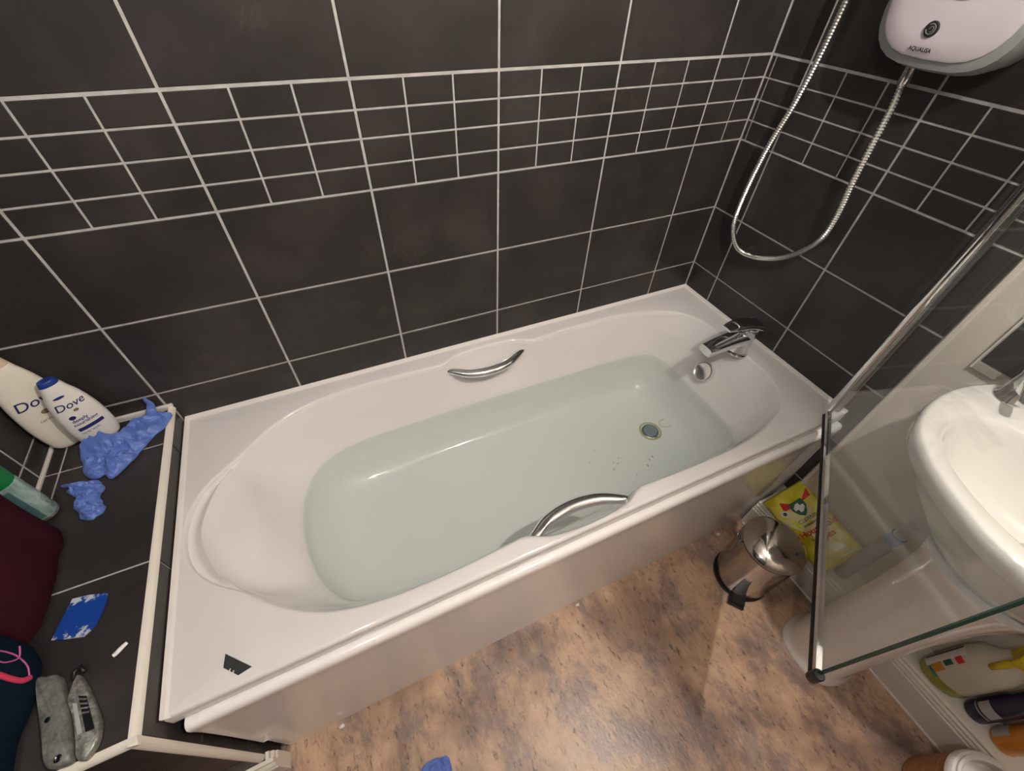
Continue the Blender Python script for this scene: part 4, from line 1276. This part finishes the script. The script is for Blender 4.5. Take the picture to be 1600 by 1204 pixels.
# white sealant shaving
cs_ = catmull([(-1.7470, -0.5900), (-1.742, -0.587), (-1.735, -0.581), (-1.7285, -0.5765)], 4, False)
sv = G().tube([(q[0], q[1], L0 + 0.003) for q in cs_], [0.002 + 0.0022 * math.sin(math.pi * (0.25 + 0.6 * i / (len(cs_) - 1))) for i in range(len(cs_))], 8, True, 0.7).make('sealant_shaving', 'caulk_white', None, smooth=True, loc=(-1.74, -0.587, L0))
tag(sv, 'short white strip of dried sealant lying on the dark ledge', 'sealant scrap')

# utility knives
def knife_prism(name, poly, z0, h, material, parent, bev=0.004):
    P = np.array(catmull(poly, 4))
    c_ = P.mean(axis=0)
    rad = np.linalg.norm(P - c_, axis=1)
    rs_ = []
    for dz, ins in ((0.0, 0.001), (0.0015, 0.0), (h - bev, 0.0), (h - bev * 0.4, bev * 0.35), (h, bev)):
        Q = c_ + (P - c_) * (1 - ins / rad)[:, None]
        rs_.append([(q[0], q[1], z0 + dz) for q in Q])
    g_ = G().rings(rs_, True)
    k_ = len(P); b0 = len(g_.v) - k_
    g_.v.append((c_[0], c_[1], z0 + h))
    g_.f += [(b0 + i, b0 + (i + 1) % k_, len(g_.v) - 1) for i in range(k_)]
    return g_.make(name, material, parent, smooth=True, ang=45)
def poly_w(pts): return pts
t = thing('utility_knife', (-1.825, -0.65, L0), 'plain grey utility knife with a worn smooth body, left of the pair on the ledge', 'knife')
K1 = [(-1.8437, -0.5845), (-1.8312, -0.585), (-1.8152, -0.5903), (-1.8032, -0.6193), (-1.7904, -0.6543), (-1.7776, -0.6975), (-1.774, -0.7180), (-1.7800, -0.7250), (-1.8028, -0.7186), (-1.815, -0.6876), (-1.831, -0.636)]
knife_prism('knife_body', K1, L0, 0.018, 'knife_grey', t, 0.006)
disc(G(), (-1.788, -0.714, L0 + 0.0178), (0, 0, 1), [(0.005, -0.002), (0.005, 0.0008), (0.0035, 0.0012), (0.002, 0.0004)], 18).make('rivet', 'chrome_dark', t, smooth=True, ang=40)
disc(G(), (-1.812, -0.655, L0 + 0.0178), (0, 0, 1), [(0.004, -0.002), (0.004, 0.0010), (0.002, 0.0016)], 14).make('screw', 'chrome_dark', t, smooth=True, ang=40)
t = thing('utility_knife', (-1.78, -0.65, L0), 'metal utility knife with black ribbed slider and paint smears, right of the pair', 'knife')
K2 = [(-1.7964, -0.6343), (-1.7952, -0.6213), (-1.7918, -0.6061), (-1.7882, -0.6015), (-1.7778, -0.6175), (-1.7663, -0.6407), (-1.7532, -0.6679), (-1.7462, -0.69), (-1.7458, -0.7104), (-1.7518, -0.7234), (-1.7602, -0.7290), (-1.7688, -0.7226), (-1.7729, -0.7047), (-1.7859, -0.6613)]
knife_prism('knife_body', K2, L0, 0.013, 'knife_metal', t, 0.0035)
G().prism([(-1.7797, -0.6366, L0 + 0.0125), (-1.7689, -0.6414, L0 + 0.0125), (-1.750, -0.6935, L0 + 0.0125), (-1.761, -0.6932, L0 + 0.0125)], 0.0018).make('slider_slot', 'black_plastic', t)
for q in range(4):
    u_ = 0.10 + q * 0.13
    a_ = Vector((-1.7790, -0.6366, 0)).lerp(Vector((-1.761, -0.6932, 0)), u_); b_ = Vector((-1.7695, -0.6414, 0)).lerp(Vector((-1.7505, -0.6935, 0)), u_)
    G().tube([(a_.x, a_.y, L0 + 0.0146), (b_.x, b_.y, L0 + 0.0146)], 0.0014, 6).make('slider_rib', 'knife_metal', t)
G().prism([(-1.7865, -0.6438, L0 + 0.0125), (-1.7809, -0.6458, L0 + 0.0125), (-1.766, -0.6914, L0 + 0.0125), (-1.7717, -0.6925, L0 + 0.0125)], 0.0010).make('side_groove', 'label_silver', t)
G().tube([(-1.795, -0.606, L0 + 0.008), (-1.796, -0.594, L0 + 0.009), (-1.788, -0.589, L0 + 0.009), (-1.782, -0.600, L0 + 0.008)], 0.0032, 8).make('nose_clip', 'black_plastic', t, smooth=True)

# blade on the bath rim
BL = [(-1.6035, -0.6371), (-1.5611, -0.6778), (-1.5834, -0.6821), (-1.5905, -0.6752), (-1.5890, -0.6715), (-1.5908, -0.6700), (-1.5930, -0.6728), (-1.5962, -0.6698), (-1.5945, -0.6662), (-1.5962, -0.6648), (-1.5985, -0.6675), (-1.6069, -0.6592)]
bl_ = G().prism([(x, y, RIM + 0.0006) for x, y in BL], 0.0008).make('knife_blade', 'blade_steel', None, loc=(-1.585, -0.67, RIM))
tag(bl_, 'loose trapezoid utility knife blade lying on the white bath rim', 'blade')

# ------------------------------------------------------------------ cloths hanging on the left wall, resting towards the ledge
rail = thing('towel_rail', (XL + 0.04, -0.56, LZ + 0.52), 'chrome towel rail on the left wall carrying two dark cloths', 'towel rail')
RZ = LZ + 0.52
G().tube([(XL + 0.048, -0.24, RZ), (XL + 0.048, -0.92, RZ)], 0.009, 14).make('rail_bar', 'chrome', rail, smooth=True)
for y in (-0.25, -0.91):
    G().tube([(XL + 0.001, y, RZ), (XL + 0.048, y, RZ)], 0.008, 12).make('rail_bracket', 'chrome', rail, smooth=True)
def hanging(name, label, cat, y0, y1, zb, xface, material, seed):
    """cloth folded over the rail: closed section swept down, with soft folds"""
    NYs, NZ = 36, 40
    top, bot = [], []
    zt = RZ + 0.016
    rows = []
    for j in range(NZ + 1):
        f = j / NZ
        z = zb + (zt - zb) * f
        fr_, bk = [], []
        for i in range(NYs + 1):
            s = i / NYs
            y = y0 + (y1 - y0) * s
            edge = min(s, 1 - s) * (y0 - y1)
            rnd = min(1.0, max(edge, 0) / 0.035) ** 0.5
            zr = min(1.0, (f * (zt - zb)) / 0.05) ** 0.5
            full = (xface - XL - 0.012)
            th = full * (0.93 + 0.07 * zr) * (0.80 + 0.20 * rnd) * (1 - 0.35 * max(0, f - 0.6) / 0.4)
            th += 0.004 * noise.noise(Vector((s * 5, f * 2.2, seed))) + 0.003 * math.sin(s * 11 + seed)
            sag = 0.010 * (1 - rnd) * (1 - zr)
            yy = y + 0.006 * noise.noise(Vector((s * 2, f * 3, seed + 4)))
            fr_.append((XL + 0.010 + max(th, 0.02), yy, z + sag + (0.004 * noise.noise(Vector((s * 4, 0, seed + 9))) if j == 0 else 0)))
            bk.append((XL + 0.004, yy, z + sag))
        rows.append(fr_ + bk[::-1])
    o = G().rings(rows, True, True).make(name, material, None, smooth=True, ang=60, loc=(xface - 0.05, (y0 + y1) / 2, zb))
    return tag(o, label, cat)
hanging('maroon_towel', 'dark maroon towel hanging down to the ledge next to the aerosol can', 'towel', -0.300, -0.520, L0 + 0.007, -1.852, 'maroon_cloth', 2.0)
nv_o = thing('navy_garment', (-1.9, -0.63, L0), 'navy blue garment with pink cord and strap hanging beside the maroon towel', 'garment')
o = hanging('fabric', None, None, -0.524, -0.80, L0 + 0.007, -1.838, 'navy_cloth', 5.0)
o.parent = nv_o
o.location = Vector(o.location) - Vector(nv_o.location)
XN = -1.836
XN = -1.8365
cp = catmull([(XN, -0.566, RIM + 0.19), (XN, -0.5642, RIM + 0.165), (XN, -0.5631, RIM + 0.148), (XN, -0.5650, RIM + 0.130), (XN, -0.5741, RIM + 0.108), (XN, -0.590, RIM + 0.098)], 8, False)
G().tube(cp, 0.0012, 6).make('pink_cord', 'pink_cord', nv_o, smooth=True)
cp = catmull([(XN, -0.550, RIM + 0.132), (XN + 0.002, -0.5676, RIM + 0.130), (XN, -0.5764, RIM + 0.146), (XN, -0.5778, RIM + 0.160), (XN, -0.577, RIM + 0.19)], 8, False)
G().tube(cp, 0.0012, 6).make('pink_cord', 'pink_cord', nv_o, smooth=True)
cp = catmull([(XN, -0.594, RIM + 0.19), (XN, -0.5948, RIM + 0.153), (XN, -0.5963, RIM + 0.132), (XN, -0.5954, RIM + 0.111), (XN, -0.5888, RIM + 0.097)], 8, False)
G().tube(cp, 0.0042, 8, True, 0.8).make('pink_strap', 'pink_strap', nv_o, smooth=True)

# ------------------------------------------------------------------ bits on the floor
for (x, y, r, lab) in ((-0.228, -0.722, 0.0052, 'white plaster crumb on the floor edge nearest the pedal bin'), (-0.818, -0.719, 0.0045, 'white plaster crumb against the bath panel, middle of three'), (-1.552, -0.722, 0.0055, 'white plaster crumb against the bath panel near the ledge')):
    bmx = bmesh.new()
    bmesh.ops.create_icosphere(bmx, subdivisions=2, radius=r)
    for v in bmx.verts:
        v.co *= 1 + 0.35 * noise.noise(v.co * 260 + Vector((x * 9, 0, 0)))
        v.co.x *= 1.5; v.co.z *= 0.75
        v.co += Vector((x, y, r * 0.72))
    o = G().bm(bmx).make('plaster_crumb', 'caulk_white', None, smooth=True, loc=(x, y, 0))
    tag(o, lab, 'crumb', 'white crumbs along the bath panel')
FG = [(-1.392, -0.930), (-1.388, -0.898), (-1.376, -0.884), (-1.364, -0.892), (-1.362, -0.925), (-1.356, -0.930), (-1.352, -0.894), (-1.338, -0.886), (-1.326, -0.898), (-1.332, -0.938), (-1.322, -0.944), (-1.308, -0.920), (-1.296, -0.924), (-1.302, -0.960),
      (-1.312, -0.996), (-1.318, -1.030), (-1.376, -1.036), (-1.392, -1.010), (-1.424, -0.992), (-1.440, -0.972), (-1.430, -0.958), (-1.408, -0.968)]
FG = [(x, -0.888 - (y + 1.036)) for x, y in FG]          # cuff towards the bath, fingers towards the room
crumple('nitrile_glove', 'blue glove lying on the brown floor at the bottom edge', 'glove', FG, 0.0005, 'nitrile', 0.016, 3.1, 30)
# dark specks and scratches on the bath floor
sp_ = thing('debris_specks', (-0.55, -0.4, RIM - 0.307), 'tiny dark specks of debris under the bath water', 'debris')
SPK = [(-0.560, -0.452, 0.010, 0.4), (-0.535, -0.438, 0.006, 0.5), (-0.548, -0.430, 0.004, 0.2), (-0.520, -0.420, 0.004, 1.2), (-0.445, -0.485, 0.011, 1.7), (-0.425, -0.468, 0.008, 1.9), (-0.408, -0.462, 0.010, 2.0), (-0.62, -0.395, 0.004, 0.0), (-0.58, -0.36, 0.003, 0.0), (-0.50, -0.50, 0.003, 0)]
for (x, y, ln, a) in SPK:
    d = Vector((math.cos(a), math.sin(a), 0)) * ln / 2
    G().tube([Vector((x, y, RIM - 0.3072)) - d, Vector((x, y, RIM - 0.3064)), Vector((x, y, RIM - 0.3072)) + d], [0.0006, 0.0012, 0.0006], 5).make('speck', 'speck', sp_)

# ------------------------------------------------------------------ ceiling lamps, the left one added to fill that side
for (p, e, colr, lab) in BULBS:
    lamp = thing('ceiling_light', (p[0], p[1], ZC), lab, 'lamp')
    G().lathe([(0.055, ZC - 0.0005), (0.055, ZC - 0.012), (0.030, ZC - 0.026), (0.012, ZC - 0.032)], (p[0], p[1]), 28).make('ceiling_rose', 'white_plastic', lamp, smooth=True, ang=40)
    G().lathe([(0.010, p[2] + 0.018), (0.014, p[2] + 0.024), (0.022, p[2] + 0.045), (0.022, p[2] + 0.10), (0.016, p[2] + 0.11), (0.010, p[2] + 0.12), (0.010, ZC - 0.03)], (p[0], p[1]), 20).make('lamp_holder', 'white_plastic', lamp, smooth=True, ang=40)
    mm = MATS['bulb'].copy()
    mm.node_tree.nodes['Principled BSDF'].inputs['Emission Strength'].default_value = e
    mm.node_tree.nodes['Principled BSDF'].inputs['Emission Color'].default_value = (*colr, 1)
    MATS['bulb_%d' % int(e)] = mm
    G().lathe([(0.002, p[2] - 0.018), (0.010, p[2] - 0.0155), (0.0165, p[2] - 0.007), (0.018, p[2]), (0.016, p[2] + 0.009), (0.010, p[2] + 0.017)], (p[0], p[1]), 20).make('bulb', 'bulb_%d' % int(e), lamp, smooth=True)
